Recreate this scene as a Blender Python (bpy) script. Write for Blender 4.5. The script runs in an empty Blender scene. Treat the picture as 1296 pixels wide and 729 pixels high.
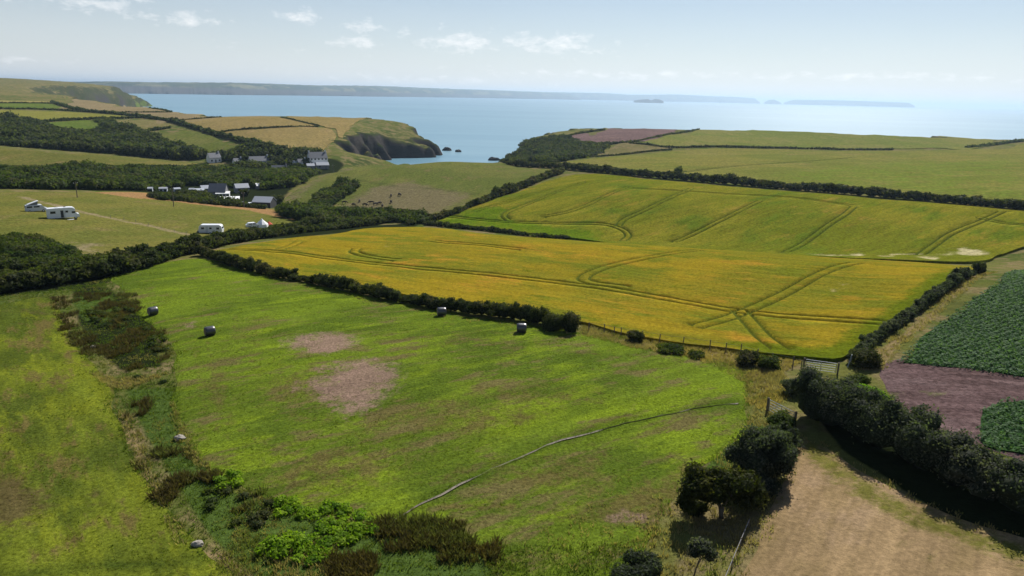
import bpy, bmesh, math, random, time
import numpy as np
from mathutils import Vector, Matrix
from mathutils.geometry import delaunay_2d_cdt
T0 = time.time()
random.seed(7); rng = np.random.default_rng(7)
scn = bpy.context.scene
COL = scn.collection
R = math.radians

# ------------------------------------------------------------------ camera, light, exposure
CAM_Z = 55.0                      # metres above the sea
FPX, PITCH, ROLL = 892.0, R(15.25), R(1.40)     # lens in photo pixels (1296 wide)
cd = bpy.data.cameras.new('camera'); cam = bpy.data.objects.new('camera', cd); COL.objects.link(cam)
cd.sensor_width = 36; cd.lens = 36 * FPX / 1296; cd.clip_start = 0.5; cd.clip_end = 120000
Fv = np.array([0, math.cos(PITCH), -math.sin(PITCH)])
R0 = np.array([1.0, 0, 0]); U0 = np.array([0, math.sin(PITCH), math.cos(PITCH)])
Rv = R0 * math.cos(ROLL) + U0 * math.sin(ROLL); Uv = U0 * math.cos(ROLL) - R0 * math.sin(ROLL)
cam.matrix_world = Matrix(((Rv[0], Uv[0], -Fv[0], 0), (Rv[1], Uv[1], -Fv[1], 0), (Rv[2], Uv[2], -Fv[2], CAM_Z), (0, 0, 0, 1)))
scn.camera = cam
SUN_AZ, SUN_EL = R(24), R(43)
ld = bpy.data.lights.new('sun', 'SUN'); ld.energy = 5.0; ld.angle = R(0.53); ld.color = (1.0, 0.955, 0.88)
sun = bpy.data.objects.new('sun', ld); COL.objects.link(sun)
sdir = Vector((math.sin(SUN_AZ) * math.cos(SUN_EL), math.cos(SUN_AZ) * math.cos(SUN_EL), math.sin(SUN_EL)))
sun.rotation_euler = sdir.to_track_quat('Z', 'Y').to_euler(); sun.location = (0, 0, 200)
scn.view_settings.view_transform = 'Standard'; scn.view_settings.look = 'None'
scn.view_settings.exposure = 0.38; scn.view_settings.gamma = 1; scn.view_settings.use_curve_mapping = False
HAZE_DENSITY = 0.000068

def pdir(u, v):
    d = Fv * FPX + Rv * (u - 648) + Uv * (364.5 - v)
    return d / np.linalg.norm(d)

def build_world():
    w = bpy.data.worlds.new('World'); scn.world = w; w.use_nodes = True
    nt = w.node_tree; nt.nodes.clear(); L = nt.links.new
    def N(t, **k):
        n = nt.nodes.new(t)
        for a, b in k.items(): setattr(n, a, b)
        return n
    def M(op, a, b=None, c=None):
        n = N('ShaderNodeMath', operation=op)
        for i, x in enumerate((a, b, c)):
            if x is None: continue
            if isinstance(x, (int, float)): n.inputs[i].default_value = x
            else: L(x, n.inputs[i])
        return n.outputs[0]
    out = N('ShaderNodeOutputWorld'); bg = N('ShaderNodeBackground'); bg.inputs[1].default_value = 0.058
    sky = N('ShaderNodeTexSky', sky_type='NISHITA'); sky.sun_disc = False
    sky.sun_elevation = SUN_EL; sky.sun_rotation = SUN_AZ
    sky.altitude = 50; sky.air_density = 1.0; sky.dust_density = 0.12; sky.ozone_density = 3.0
    tc = N('ShaderNodeTexCoord'); sp = N('ShaderNodeSeparateXYZ'); L(tc.outputs['Generated'], sp.inputs[0])
    az = M('ARCTAN2', sp.outputs[0], sp.outputs[1]); el = M('ARCSINE', sp.outputs[2])
    # clouds by direction: small cumulus in a low band, thin veil everywhere
    cx = N('ShaderNodeCombineXYZ'); L(M('MULTIPLY', az, 42), cx.inputs[0]); L(M('MULTIPLY', el, 95), cx.inputs[1])
    n1 = N('ShaderNodeTexNoise'); n1.inputs['Scale'].default_value = 1.0; n1.inputs['Detail'].default_value = 7; n1.inputs['Roughness'].default_value = 0.62
    L(cx.outputs[0], n1.inputs['Vector'])
    tot = None
    for (u, v, su, sv, amp) in [(585, 54, 50, 17, 1.0), (700, 55, 66, 16, 1.0), (462, 33, 30, 12, .85), (445, 54, 40, 9, .9),
                           (225, 24, 55, 12, .8), (378, 20, 32, 12, .85), (120, 6, 70, 10, .9), (30, 75, 50, 6, .65), (300, 55, 40, 7, .45), (520, 40, 20, 9, .5),
                           (380, 60, 30, 7, .5), (800, 95, 230, 8, .7), (1100, 97, 200, 7, .75), (560, 100, 160, 9, .6)]:
        d = pdir(u, v); a0 = math.atan2(d[0], d[1]); e0 = math.asin(d[2]); sa = su * 1.25 / 950; se = sv / 930
        q = M('ADD', M('POWER', M('MULTIPLY', M('ADD', az, -a0), 1 / sa), 2), M('POWER', M('MULTIPLY', M('ADD', el, -e0), 1 / se), 2))
        g = M('MULTIPLY', M('POWER', 2.718, M('MULTIPLY', q, -1.2)), amp)
        tot = g if tot is None else M('MAXIMUM', tot, g)
    cl = M('MULTIPLY', M('SUBTRACT', M('ADD', M('MULTIPLY', tot, .50), M('MULTIPLY', n1.outputs[0], 1.5)), 1.0), 2.1); 
    cl = N('ShaderNodeClamp'), cl
    L(cl[1], cl[0].inputs[0]); cl = M('MULTIPLY', cl[0].outputs[0], .74)
    cx2 = N('ShaderNodeCombineXYZ'); L(M('MULTIPLY', az, 4), cx2.inputs[0]); L(M('MULTIPLY', el, 26), cx2.inputs[1])
    n2 = N('ShaderNodeTexNoise'); n2.inputs['Scale'].default_value = 1.0; n2.inputs['Detail'].default_value = 5; L(cx2.outputs[0], n2.inputs['Vector'])
    veil = M('MINIMUM', M('ADD', M('MULTIPLY', n2.outputs[0], .10), M('MULTIPLY', M('POWER', 2.718, M('MULTIPLY', M('ABSOLUTE', el), -10.0)), .80)), .95)
    mx = N('ShaderNodeMix', data_type='RGBA'); mx.inputs[7].default_value = (11.8, 12.1, 12.5, 1)
    L(veil, mx.inputs[0]); L(sky.outputs[0], mx.inputs[6])
    mx2 = N('ShaderNodeMix', data_type='RGBA'); mx2.inputs[7].default_value = (15.0, 14.9, 14.8, 1)
    L(cl, mx2.inputs[0]); L(mx.outputs[2], mx2.inputs[6])
    L(mx2.outputs[2], bg.inputs[0]); L(bg.outputs[0], out.inputs[0])
build_world()

# ------------------------------------------------------------------ tagging and mesh helpers
def tag(o, label=None, cat=None, group=None, kind=None):
    if label: o['label'] = label
    if cat: o['category'] = cat
    if group: o['group'] = group
    if kind: o['kind'] = kind
    return o
def empty(name, loc, rz=0):
    o = bpy.data.objects.new(name, None); COL.objects.link(o); o.location = loc; o.rotation_euler = (0, 0, rz); o.empty_display_size = .3
    return o
def np_mesh(name, V, faces, mat, smooth=False, attrs=None, parent=None, loc=None):
    """V (n,3); faces (m,k) int array with constant k, or a list of such arrays"""
    me = bpy.data.meshes.new(name)
    fl = faces if isinstance(faces, list) else [faces]
    V = np.asarray(V, dtype=np.float32)
    nl = sum(f.size for f in fl); nf = sum(len(f) for f in fl)
    me.vertices.add(len(V)); me.vertices.foreach_set('co', V.ravel())
    me.loops.add(nl); me.loops.foreach_set('vertex_index', np.concatenate([f.ravel() for f in fl]).astype(np.int32))
    cnt = np.concatenate([np.full(len(f), f.shape[1]) for f in fl]); st = np.concatenate([[0], np.cumsum(cnt)[:-1]])
    me.polygons.add(nf); me.polygons.foreach_set('loop_start', st.astype(np.int32))
    me.update(calc_edges=True)
    if smooth: me.polygons.foreach_set('use_smooth', np.ones(nf, dtype=bool))
    for an, data in (attrs or {}).items():
        data = np.asarray(data, dtype=np.float32)
        if data.ndim == 1:
            a = me.attributes.new(an, 'FLOAT', 'POINT'); a.data.foreach_set('value', data)
        else:
            a = me.attributes.new(an, 'FLOAT_COLOR', 'POINT'); a.data.foreach_set('color', data.ravel())
    me.materials.append(mat)
    o = bpy.data.objects.new(name, me); COL.objects.link(o)
    if parent: o.parent = parent
    if loc is not None: o.location = loc
    return o
def bm_obj(name, bm, mat, parent=None, smooth=False):
    me = bpy.data.meshes.new(name); bm.normal_update(); bm.to_mesh(me); bm.free(); me.materials.append(mat)
    if smooth:
        for p in me.polygons: p.use_smooth = True
    o = bpy.data.objects.new(name, me); COL.objects.link(o)
    if parent: o.parent = parent
    return o
def bx(bm, c, s, rz=0, bevel=0):
    r = bmesh.ops.create_cube(bm, size=1)
    vs = r['verts']
    m = Matrix.Translation(c) @ Matrix.Rotation(rz, 4, 'Z') @ Matrix.Diagonal((s[0], s[1], s[2], 1))
    bmesh.ops.transform(bm, matrix=m, verts=vs)
    if bevel:
        es = list({e for v in vs for e in v.link_edges})
        bmesh.ops.bevel(bm, geom=es, offset=bevel, segments=2, affect='EDGES')
def cyl(bm, c, r, h, axis='Z', seg=14, r2=None):
    m = Matrix.Translation(c)
    if axis == 'X': m = m @ Matrix.Rotation(math.pi / 2, 4, 'Y')
    if axis == 'Y': m = m @ Matrix.Rotation(math.pi / 2, 4, 'X')
    bmesh.ops.create_cone(bm, cap_ends=True, segments=seg, radius1=r, radius2=r if r2 is None else r2, depth=h, matrix=m)
def tube(bm, p, q, r, r2=None, seg=8):
    p = Vector(p); q = Vector(q); d = q - p
    m = Matrix.Translation((p + q) / 2) @ d.to_track_quat('Z', 'Y').to_matrix().to_4x4()
    bmesh.ops.create_cone(bm, cap_ends=True, segments=seg, radius1=r, radius2=r if r2 is None else r2, depth=d.length, matrix=m)
def prism(bm, prof, y0, y1):
    """profile in x,z extruded along y"""
    a = [bm.verts.new((x, y0, z)) for x, z in prof]; b = [bm.verts.new((x, y1, z)) for x, z in prof]
    n = len(prof); bm.faces.new(a); bm.faces.new(b[::-1])
    for i in range(n): bm.faces.new((a[i], b[i], b[(i + 1) % n], a[(i + 1) % n]))
    bmesh.ops.recalc_face_normals(bm, faces=bm.faces)

# value noise in numpy -------------------------------------------------
_perm = rng.random((256, 256))
def vnoise(x, y, s, seed=0):
    x = x / s + seed * 17.3; y = y / s + seed * 9.7
    xi = np.floor(x).astype(int); yi = np.floor(y).astype(int); fx = x - xi; fy = y - yi
    fx = fx * fx * (3 - 2 * fx); fy = fy * fy * (3 - 2 * fy)
    g = lambda a, b: _perm[a & 255, b & 255]
    return (g(xi, yi) * (1 - fx) + g(xi + 1, yi) * fx) * (1 - fy) + (g(xi, yi + 1) * (1 - fx) + g(xi + 1, yi + 1) * fx) * fy
def fbm(x, y, s, o=4, seed=0):
    t = 0; a = .5; n = 0
    for i in range(o): t = t + a * vnoise(x, y, s, seed + i); n += a; a *= .5; s *= .5
    return t / n
def sstep(a, b, x):
    t = np.clip((x - a) / (b - a), 0, 1); return t * t * (3 - 2 * t)

# ------------------------------------------------------------------ materials
def mat_nodes(name):
    m = bpy.data.materials.new(name); m.use_nodes = True; nt = m.node_tree
    b = nt.nodes['Principled BSDF']
    return m, nt, b
class NB:
    """tiny node builder"""
    def __init__(s, nt): s.nt = nt; s.L = nt.links.new
    def n(s, t, **k):
        x = s.nt.nodes.new(t)
        for a, b in k.items(): setattr(x, a, b)
        return x
    def set(s, sock, v):
        if hasattr(v, 'is_linked') or isinstance(v, bpy.types.NodeSocket): s.L(v, sock)
        else: sock.default_value = v
    def math(s, op, a, b=0.0, clamp=False):
        x = s.n('ShaderNodeMath', operation=op, use_clamp=clamp); s.set(x.inputs[0], a); s.set(x.inputs[1], b); return x.outputs[0]
    def mix(s, f, a, b, mode='MIX'):
        x = s.n('ShaderNodeMix', data_type='RGBA', blend_type=mode); s.set(x.inputs[0], f); s.set(x.inputs[6], a); s.set(x.inputs[7], b); return x.outputs[2]
    def pos(s, rot=0, sc=(1, 1, 1)):
        g = s.n('ShaderNodeNewGeometry'); m = s.n('ShaderNodeMapping', vector_type='TEXTURE'); m.inputs['Rotation'].default_value = (0, 0, -rot); m.inputs['Scale'].default_value = [1 / k for k in sc]
        s.L(g.outputs['Position'], m.inputs['Vector']); return m.outputs[0]
    def noise(s, vec, scale, det=4, rough=.6):
        x = s.n('ShaderNodeTexNoise'); x.inputs['Scale'].default_value = scale; x.inputs['Detail'].default_value = det; x.inputs['Roughness'].default_value = rough
        s.L(vec, x.inputs['Vector']); return x.outputs[0]
    def ramp(s, f, lo, hi):
        x = s.n('ShaderNodeMapRange', interpolation_type='SMOOTHSTEP'); s.set(x.inputs[0], f); x.inputs[1].default_value = lo; x.inputs[2].default_value = hi; return x.outputs[0]
    def attr(s, name):
        return s.n('ShaderNodeAttribute', attribute_name=name)
    def bump(s, h, dist, strength=1.0):
        x = s.n('ShaderNodeBump'); x.inputs['Strength'].default_value = strength; x.inputs['Distance'].default_value = dist; s.L(h, x.inputs['Height']); return x.outputs[0]
def c4(c): return (c[0], c[1], c[2], 1)

def field_mat(name, A, B, C, big=.03, mid=.22, fine=2.5, rowdir=0.0, row=0.0, rowsc=1.5, m1=(.3, .2, .13), m2=(.03, .05, .012), m3=(.12, .09, .04),
              bump=.05, cov=(.44, .56), cthr=(.53, .63), fvar=.55, rows_w=14, hi=None, hthr=(.50, .60), jitter=1.3):
    """A/B broad tones, C scattered dry tone, hi = lusher tone; mask R -> m1 (bare), G -> m3 (dry), B -> m2 (weeds, plus painted shade of the wheel-track gaps)"""
    m, nt, b = mat_nodes(name); q = NB(nt)
    p = q.pos(); pr = q.pos(rowdir, (1, 1.0 / rows_w, 1)); pa = q.pos(rowdir, (1, .3, 1))
    n1 = q.noise(p, big, 5, .6); n2 = q.noise(pa, mid, 8, .72); n3 = q.noise(p, fine, 5, .75); n4 = q.noise(pr, rowsc, 6, .7)
    ns = q.noise(pa, mid * 1.9, 8, .75)
    f = q.math('ADD', q.math('MULTIPLY', n1, .5), q.math('MULTIPLY', n2, .5))
    col = q.mix(q.ramp(f, *cov), c4(A), c4(B))
    if hi:
        f3 = q.math('ADD', q.math('MULTIPLY', q.noise(pa, mid * 1.3, 8, .7), .6), q.math('MULTIPLY', q.noise(p, big * 1.7, 4), .4))
        col = q.mix(q.ramp(f3, *hthr), col, c4(hi))
    f2 = q.math('ADD', q.math('MULTIPLY', ns, .62), q.math('MULTIPLY', q.noise(p, big * 2.3, 4), .38))
    col = q.mix(q.ramp(f2, *cthr), col, c4(C))
    mk = q.attr('mask'); sp = q.n('ShaderNodeSeparateColor'); q.L(mk.outputs['Color'], sp.inputs[0])
    jit = q.math('MULTIPLY', q.math('SUBTRACT', q.noise(p, mid * 2.2, 8, .78), .5), jitter * 1.6)
    for k, c in ((1, m3), (0, m1)):
        fm = q.ramp(q.math('ADD', sp.outputs[k], q.math('MULTIPLY', jit, q.ramp(sp.outputs[k], 0.0, .3))), .3, .8)
        col = q.mix(q.math('MULTIPLY', fm, .92), col, c4(c))
    col = q.mix(sp.outputs[2], col, c4(m2))  # green weeds, with the shade of gaps in the crop painted in
    v = q.math('ADD', q.math('MULTIPLY', q.math('SUBTRACT', n3, .5), fvar * 5.0), 1.0)  # fine mottling, also paints the small shadows between clumps
    if row: v = q.math('MULTIPLY', v, q.math('ADD', q.math('MULTIPLY', q.math('SUBTRACT', n4, .5), row * 3.6), 1.0))
    v = q.math('MAXIMUM', v, .25)
    vv = q.n('ShaderNodeCombineXYZ'); [q.L(v, vv.inputs[i]) for i in range(3)]
    col = q.mix(1.0, col, vv.outputs[0], 'MULTIPLY')
    q.L(col, b.inputs['Base Color']); b.inputs['Roughness'].default_value = 1.0; b.inputs['Specular IOR Level'].default_value = 0.0
    q.L(q.bump(q.math('ADD', n3, n2), bump * 2), b.inputs['Normal'])
    return m
def row_rot(p1, p2):
    """mapping rotation that stretches a texture along the ground line between two photo pixels"""
    a = G(*p1); b = G(*p2); return math.pi / 2 - math.atan2(b[1] - a[1], b[0] - a[0])

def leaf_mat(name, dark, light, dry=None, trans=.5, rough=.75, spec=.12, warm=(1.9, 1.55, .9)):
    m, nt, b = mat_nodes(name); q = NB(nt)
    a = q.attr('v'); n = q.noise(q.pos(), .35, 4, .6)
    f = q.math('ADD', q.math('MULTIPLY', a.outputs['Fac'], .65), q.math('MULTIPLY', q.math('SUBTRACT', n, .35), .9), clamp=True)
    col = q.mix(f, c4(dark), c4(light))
    hs = q.attr('species'); hn = q.math('ADD', q.math('MULTIPLY', hs.outputs['Fac'], .35), q.math('MULTIPLY', q.noise(q.pos(), .13, 4), .8))
    col = q.mix(q.ramp(hn, .38, .8), col, q.mix(1.0, col, c4(warm), 'MULTIPLY'))
    if dry:
        n2 = q.noise(q.pos(), .16, 3, .6)
        col = q.mix(q.ramp(q.math('ADD', q.math('MULTIPLY', a.outputs['Fac'], .25), n2), .66, .82), col, c4(dry))
    q.L(col, b.inputs['Base Color']); b.inputs['Roughness'].default_value = rough; b.inputs['Specular IOR Level'].default_value = spec
    tr = q.n('ShaderNodeBsdfTranslucent'); tc = q.mix(1.0, col, (1.0, 1.15, .45, 1), 'MULTIPLY'); q.L(tc, tr.inputs[0])
    ms = q.n('ShaderNodeMixShader'); ms.inputs[0].default_value = trans
    q.L(b.outputs[0], ms.inputs[1]); q.L(tr.outputs[0], ms.inputs[2]); q.L(ms.outputs[0], nt.nodes['Material Output'].inputs[0])
    return m

def plain_mat(name, col, rough=.6, var=.15, nscale=3.0, spec=.4, metal=0.0, bump=0.0):
    m, nt, b = mat_nodes(name); q = NB(nt)
    n = q.noise(q.pos(), nscale, 5, .65)
    c = q.mix(n, c4([x * (1 - var) for x in col]), c4([min(1, x * (1 + var)) for x in col]))
    q.L(c, b.inputs['Base Color']); b.inputs['Roughness'].default_value = rough; b.inputs['Specular IOR Level'].default_value = spec; b.inputs['Metallic'].default_value = metal
    if bump: q.L(q.bump(n, bump), b.inputs['Normal'])
    return m

# ------------------------------------------------------------------ terrain: heights read off the photograph, interpolated
def at_dist(u, v, D):
    d = pdir(u, v); h = math.hypot(d[0], d[1]); return (d[0] / h * D, d[1] / h * D, CAM_Z + d[2] / h * D)
def at_z(u, v, z):
    d = pdir(u, v); t = (z - CAM_Z) / d[2]; return (d[0] * t, d[1] * t, z)
CP = []
for u, v, z in [
    # near fields
    (0, 729, 26.5), (300, 729, 27), (648, 729, 27.5), (950, 729, 28.5), (1296, 729, 29.5), (0, 550, 26.6), (300, 550, 27), (648, 550, 27.8), (950, 550, 28.6), (1296, 600, 30),
    (150, 420, 25.6), (180, 570, 26.4), (267, 425, 27), (450, 480, 27.6), (660, 420, 28), (940, 470, 28.6), (1040, 465, 28.8), (1130, 470, 29.5), (1296, 480, 30.5), (1296, 350, 31), (1245, 345, 29.5),
    (270, 325, 24.5), (420, 355, 26), (560, 390, 27.3), (0, 380, 25.5), (100, 370, 25.3), (200, 332, 24.5),
    # barley hump in front of the small valley
    (300, 311, 22.3), (420, 297, 20.8), (520, 289, 20.2), (650, 301, 22.7), (800, 311, 24.2), (1000, 325, 26.5), (1200, 339, 28.4), (700, 350, 26.3), (1000, 380, 27.8), (450, 330, 24.3),
    # green barley slope
    (540, 283, 13.5), (700, 302, 13.6), (865, 310, 14.2), (1000, 318, 17), (1170, 325, 19.6), (1290, 318, 21),
    (600, 265, 16), (800, 265, 18.5), (1000, 275, 20.2), (1200, 280, 22), (735, 222, 20.5), (900, 235, 21.3), (1100, 252, 22.7), (1296, 268, 24.2),
    # plateau right
    (760, 200, 20.5), (900, 195, 20.5), (1100, 192, 21.5), (1296, 185, 23.5), (1296, 230, 24.5), (800, 180, 22), (870, 165, 25), (735, 165, 24), (1000, 165.5, 26), (1150, 166.5, 27), (1296, 169, 28), (960, 175, 23.5), (1150, 176, 24),
    (700, 190, 14), (660, 190, 11), (690, 174, 20), (655, 200, 7),
    # pasture hill
    (560, 205, 16), (650, 212, 16.5), (450, 215, 14.5), (380, 240, 12.5), (350, 262, 10.5), (430, 262, 11), (520, 276, 13), (500, 240, 14.2), (640, 235, 17.8), (560, 230, 15.5),
    # village
    (335, 210, 9), (402, 208, 8), (270, 203, 11), (300, 255, 11), (220, 243, 12.5), (350, 225, 8),
    # camp field and lane
    (50, 268, 22), (80, 277, 21.8), (270, 297, 17.5), (380, 277, 12.5), (100, 243, 19), (0, 241, 21), (180, 245, 17), (0, 320, 23.5), (130, 325, 23.5),
    # scrub valley, tan ridge
    (50, 225, 16), (150, 225, 13), (0, 212, 18), (0, 190, 21.5), (100, 210, 17.5), (100, 194, 20), (250, 212, 13), (150, 190, 14), (50, 184, 17), (150, 165, 20), (100, 155, 23), (0, 151, 26),
    (0, 140, 29), (100, 135, 30), (0, 128, 34), (180, 131, 31), (60, 124.5, 36), (240, 180, 17), (270, 195, 13), (250, 140, 29.5)]:
    CP.append(at_z(u, v, z))
for u, v, D in [(330, 180, 500), (390, 194, 480), (410, 165, 600), (300, 150, 720), (450, 152, 740), (470, 165, 640), (490, 153, 720), (540, 172, 690), (450, 172, 592), (500, 178, 640), (425, 192, 490)]:
    CP.append(at_dist(u, v, D))
def azp(u): d = pdir(u, 150); return math.atan2(d[0], d[1])
for u, D, z in [(570, 500, 4), (480, 470, 5), (420, 450, 8), (640, 500, 8), (600, 470, 8), (20, 1600, 45), (100, 2300, 58), (160, 2350, 52), (0, 2200, 66), (-100, 2300, 72), (-300, 1500, 60), (80, 1300, 38), (-300, 700, 34),
                (100, 3200, 70), (1800, 700, 33), (1800, 300, 31), (2600, 900, 36), (1700, 120, 32), (-500, 120, 26), (-500, 300, 26), (-900, 900, 44), (3500, 200, 32), (-2200, 200, 30), (648, 14, 27.5), (3000, 14, 28.5), (-1700, 14, 27), (60, 3200, 72), (-400, 3400, 80)]:
    a = azp(u); CP.append((math.sin(a) * D, math.cos(a) * D, z))
CP = np.array(CP)
def lp(x, y):
    r = np.hypot(x, y); return np.stack([np.arctan2(x, y), np.log(np.maximum(r, 6.0))], -1)
def tps(a, b):
    d2 = ((a[:, None, :] - b[None, :, :]) ** 2).sum(-1); return 0.5 * d2 * np.log(d2 + 1e-12)
Pc = lp(CP[:, 0], CP[:, 1]); n = len(Pc)
A_ = np.zeros((n + 3, n + 3)); A_[:n, :n] = tps(Pc, Pc) + np.eye(n) * 0.0006; A_[:n, n] = 1; A_[:n, n + 1:] = Pc; A_[n, :n] = 1; A_[n + 1:, :n] = Pc.T
Wt = np.linalg.solve(A_, np.concatenate([CP[:, 2], np.zeros(3)]))
def h_rbf(x, y):
    q = lp(x, y); o = np.empty(len(q))
    for i in range(0, len(q), 40000):
        s = q[i:i + 40000]; o[i:i + 40000] = tps(s, Pc) @ Wt[:n] + Wt[n] + s @ Wt[n + 1:]
    return o
# coast outline (land inside)
def pol(u, D): a = azp(u); return (math.sin(a) * D, math.cos(a) * D)
COAST = [pol(-1500, 4200), pol(-300, 4000), pol(60, 3300), pol(150, 2800), pol(186, 2520), pol(191, 2400), pol(170, 2150), pol(110, 1900), pol(90, 1500), pol(140, 1240), pol(175, 1140), pol(210, 1040), pol(250, 900), pol(300, 800), pol(400, 815),
         pol(470, 800), pol(520, 768), pol(546, 735), pol(561, 692), pol(548, 645), pol(505, 608), pol(460, 572), pol(442, 552), pol(470, 525), pol(530, 522), pol(590, 545), pol(624, 556), pol(634, 572), pol(637, 600), pol(650, 650), pol(690, 715), pol(735, 760), pol(800, 782),
         pol(900, 815), pol(1000, 835), pol(1150, 855), pol(1296, 880), pol(1700, 1000), pol(3000, 2600), (3500, -1500), (-4500, -1500), (-5000, 2500)]
COAST = np.array(COAST)
def poly_sd(x, y, P):
    """signed distance to polygon, >0 inside"""
    px = np.stack([x, y], -1); best = np.full(len(x), 1e18); ins = np.zeros(len(x), bool)
    for i in range(len(P)):
        a = P[i]; b = P[(i + 1) % len(P)]; e = b - a; w = px - a
        t = np.clip((w @ e) / max(e @ e, 1e-9), 0, 1); best = np.minimum(best, ((w - t[:, None] * e) ** 2).sum(-1))
        c = ((a[1] > y) != (b[1] > y)); xs = a[0] + (y - a[1]) * (b[0] - a[0]) / ((b[1] - a[1]) if b[1] != a[1] else 1e-9)
        ins ^= c & (x < xs)
    return np.where(ins, 1, -1) * np.sqrt(best)
def h_full(x, y):
    r = np.hypot(x, y); z = h_rbf(x, y)
    z = z + (fbm(x, y, 26, 3, 3) - .5) * .5 * sstep(8, 60, r) * (1 - .6 * sstep(350, 600, r)) + (fbm(x, y, 7, 2, 5) - .5) * .14
    far = r > 380
    s = np.full(len(x), 200.0)
    sc = np.clip(r / 700, .8, 3)
    s[far] = poly_sd(x[far], y[far], COAST) + ((fbm(x[far], y[far], 45, 4, 8) - .5) * 44 + (fbm(x[far], y[far], 11, 2, 21) - .5) * 9) * sc[far] * np.where(r[far] < 1400, .9, .5)
    rg = np.abs(fbm(x[far], y[far], 34, 3, 77) - .5) * 2; rg2 = np.abs(fbm(x[far], y[far], 12, 2, 78) - .5) * 2
    s[far] += ((rg - .3) * 26 * sc[far] + (rg2 - .3) * 8) * np.where(r[far] < 1400, 1, .4)
    w = 20 * np.clip(r / 800, .8, 4) * np.where(r > 1400, 1.7, 1)
    t = np.clip(s / w, 0, 1); k = np.where(t < .75, (t / .75) ** .8 * .86, .86 + (t - .75) / .25 * .14)
    z = np.where(s > w, z, np.maximum(z, 3) * k - 4 * (1 - np.clip(s / 6, 0, 1)))
    return np.where(s < 0, -4.0, z)
# log-polar grid of heights: the ground mesh, and the table every other thing is set down on
AZ = np.concatenate([np.linspace(-1.95, -.82, 60)[:-1], np.linspace(-.82, .82, 470), np.linspace(.82, 1.95, 60)[1:]])
LR = np.concatenate([np.linspace(math.log(7.0), math.log(500), 300)[:-1], np.linspace(math.log(500), math.log(860), 170)[:-1], np.linspace(math.log(860), math.log(4300), 110)])
ga, gl = np.meshgrid(AZ, LR, indexing='ij'); GX = np.sin(ga) * np.exp(gl); GY = np.cos(ga) * np.exp(gl)
GZ = h_full(GX.ravel(), GY.ravel()).reshape(GX.shape)
def H(x, y):
    x = np.atleast_1d(np.asarray(x, float)); y = np.atleast_1d(np.asarray(y, float))
    a = np.arctan2(x, y); l = np.log(np.maximum(np.hypot(x, y), 7.001))
    fi = np.interp(a, AZ, np.arange(len(AZ))); fj = np.clip(np.interp(l, LR, np.arange(len(LR))), 0, len(LR) - 1.001)
    i = np.minimum(fi.astype(int), len(AZ) - 2); j = fj.astype(int); p = fi - i; q = fj - j
    return (GZ[i, j] * (1 - p) + GZ[i + 1, j] * p) * (1 - q) + (GZ[i, j + 1] * (1 - p) + GZ[i + 1, j + 1] * p) * q
def H1(x, y): return float(H(x, y)[0])
_ts = np.exp(np.linspace(math.log(18), math.log(4200), 1600))
def G(u, v, ext=1.0):
    """ground point under a photo pixel (first hit along the ray)"""
    d = pdir(u, v); x = d[0] * _ts; y = d[1] * _ts; z = CAM_Z + d[2] * _ts; g = H(x, y) - z
    k = np.where(g > 0)[0]
    if len(k) == 0:
        t = _ts[int(np.argmax(g))]
    elif k[0] == 0: t = _ts[0]
    else:
        k = k[0]; t = _ts[k - 1] + (_ts[k] - _ts[k - 1]) * (-g[k - 1]) / (g[k] - g[k - 1])
    x, y = d[0] * t * ext, d[1] * t * ext
    return np.array([x, y, H1(x, y)])
print('terrain', round(time.time() - T0, 1))

# ------------------------------------------------------------------ ground, sea, far shore, air
def ground_mat():
    m, nt, b = mat_nodes('rough_ground'); q = NB(nt); p = q.pos()
    n1 = q.noise(p, .02, 5); n2 = q.noise(p, .15, 5, .65); n3 = q.noise(p, 1.6, 5, .7)
    col = q.mix(q.ramp(n1, .4, .62), (.068, .092, .020, 1), (.122, .124, .034, 1))
    col = q.mix(q.ramp(n2, .47, .60), col, (.175, .14, .065, 1))
    mk = q.attr('mask'); sp = q.n('ShaderNodeSeparateColor'); q.L(mk.outputs['Color'], sp.inputs[0])
    jit = q.math('MULTIPLY', q.math('SUBTRACT', n2, .5), .8)
    col = q.mix(q.ramp(q.math('ADD', sp.outputs[0], jit), .4, .7), col, (.21, .158, .075, 1))      # dry straw-coloured bank
    col = q.mix(q.ramp(q.math('ADD', sp.outputs[1], jit), .4, .7), col, (.016, .022, .008, 1))    # dark scrub floor, also painted in to deepen the tall hedge's shadow
    col = q.mix(q.ramp(q.math('ADD', sp.outputs[2], jit), .35, .75), col, (.062, .098, .020, 1))    # lush wet grass
    g = q.n('ShaderNodeNewGeometry'); s2 = q.n('ShaderNodeSeparateXYZ'); q.L(g.outputs['Normal'], s2.inputs[0])
    sl = q.ramp(q.math('ADD', s2.outputs[2], q.math('MULTIPLY', q.math('SUBTRACT', n2, .5), .25)), .84, .62)
    hth = q.ramp(q.math('ADD', s2.outputs[2], q.math('MULTIPLY', q.math('SUBTRACT', n2, .5), .2)), .985, .90); col = q.mix(q.math('MULTIPLY', hth, .8), col, (.028, .038, .017, 1))
    rn = q.noise(q.pos(0, (.12, .12, .9)), 1.0, 6, .7)
    rock = q.mix(rn, (.018, .017, .017, 1), (.085, .075, .065, 1))
    col = q.mix(sl, col, rock)
    v = q.math('ADD', q.math('MULTIPLY', q.math('SUBTRACT', n3, .5), 1.3), 1.0)
    vv = q.n('ShaderNodeCombineXYZ'); [q.L(v, vv.inputs[i]) for i in range(3)]
    col = q.mix(1.0, col, vv.outputs[0], 'MULTIPLY')
    q.L(col, b.inputs['Base Color']); b.inputs['Roughness'].default_value = .95; b.inputs['Specular IOR Level'].default_value = 0
    q.L(q.bump(q.math('ADD', n3, n2), .3), b.inputs['Normal'])
    return m
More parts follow.
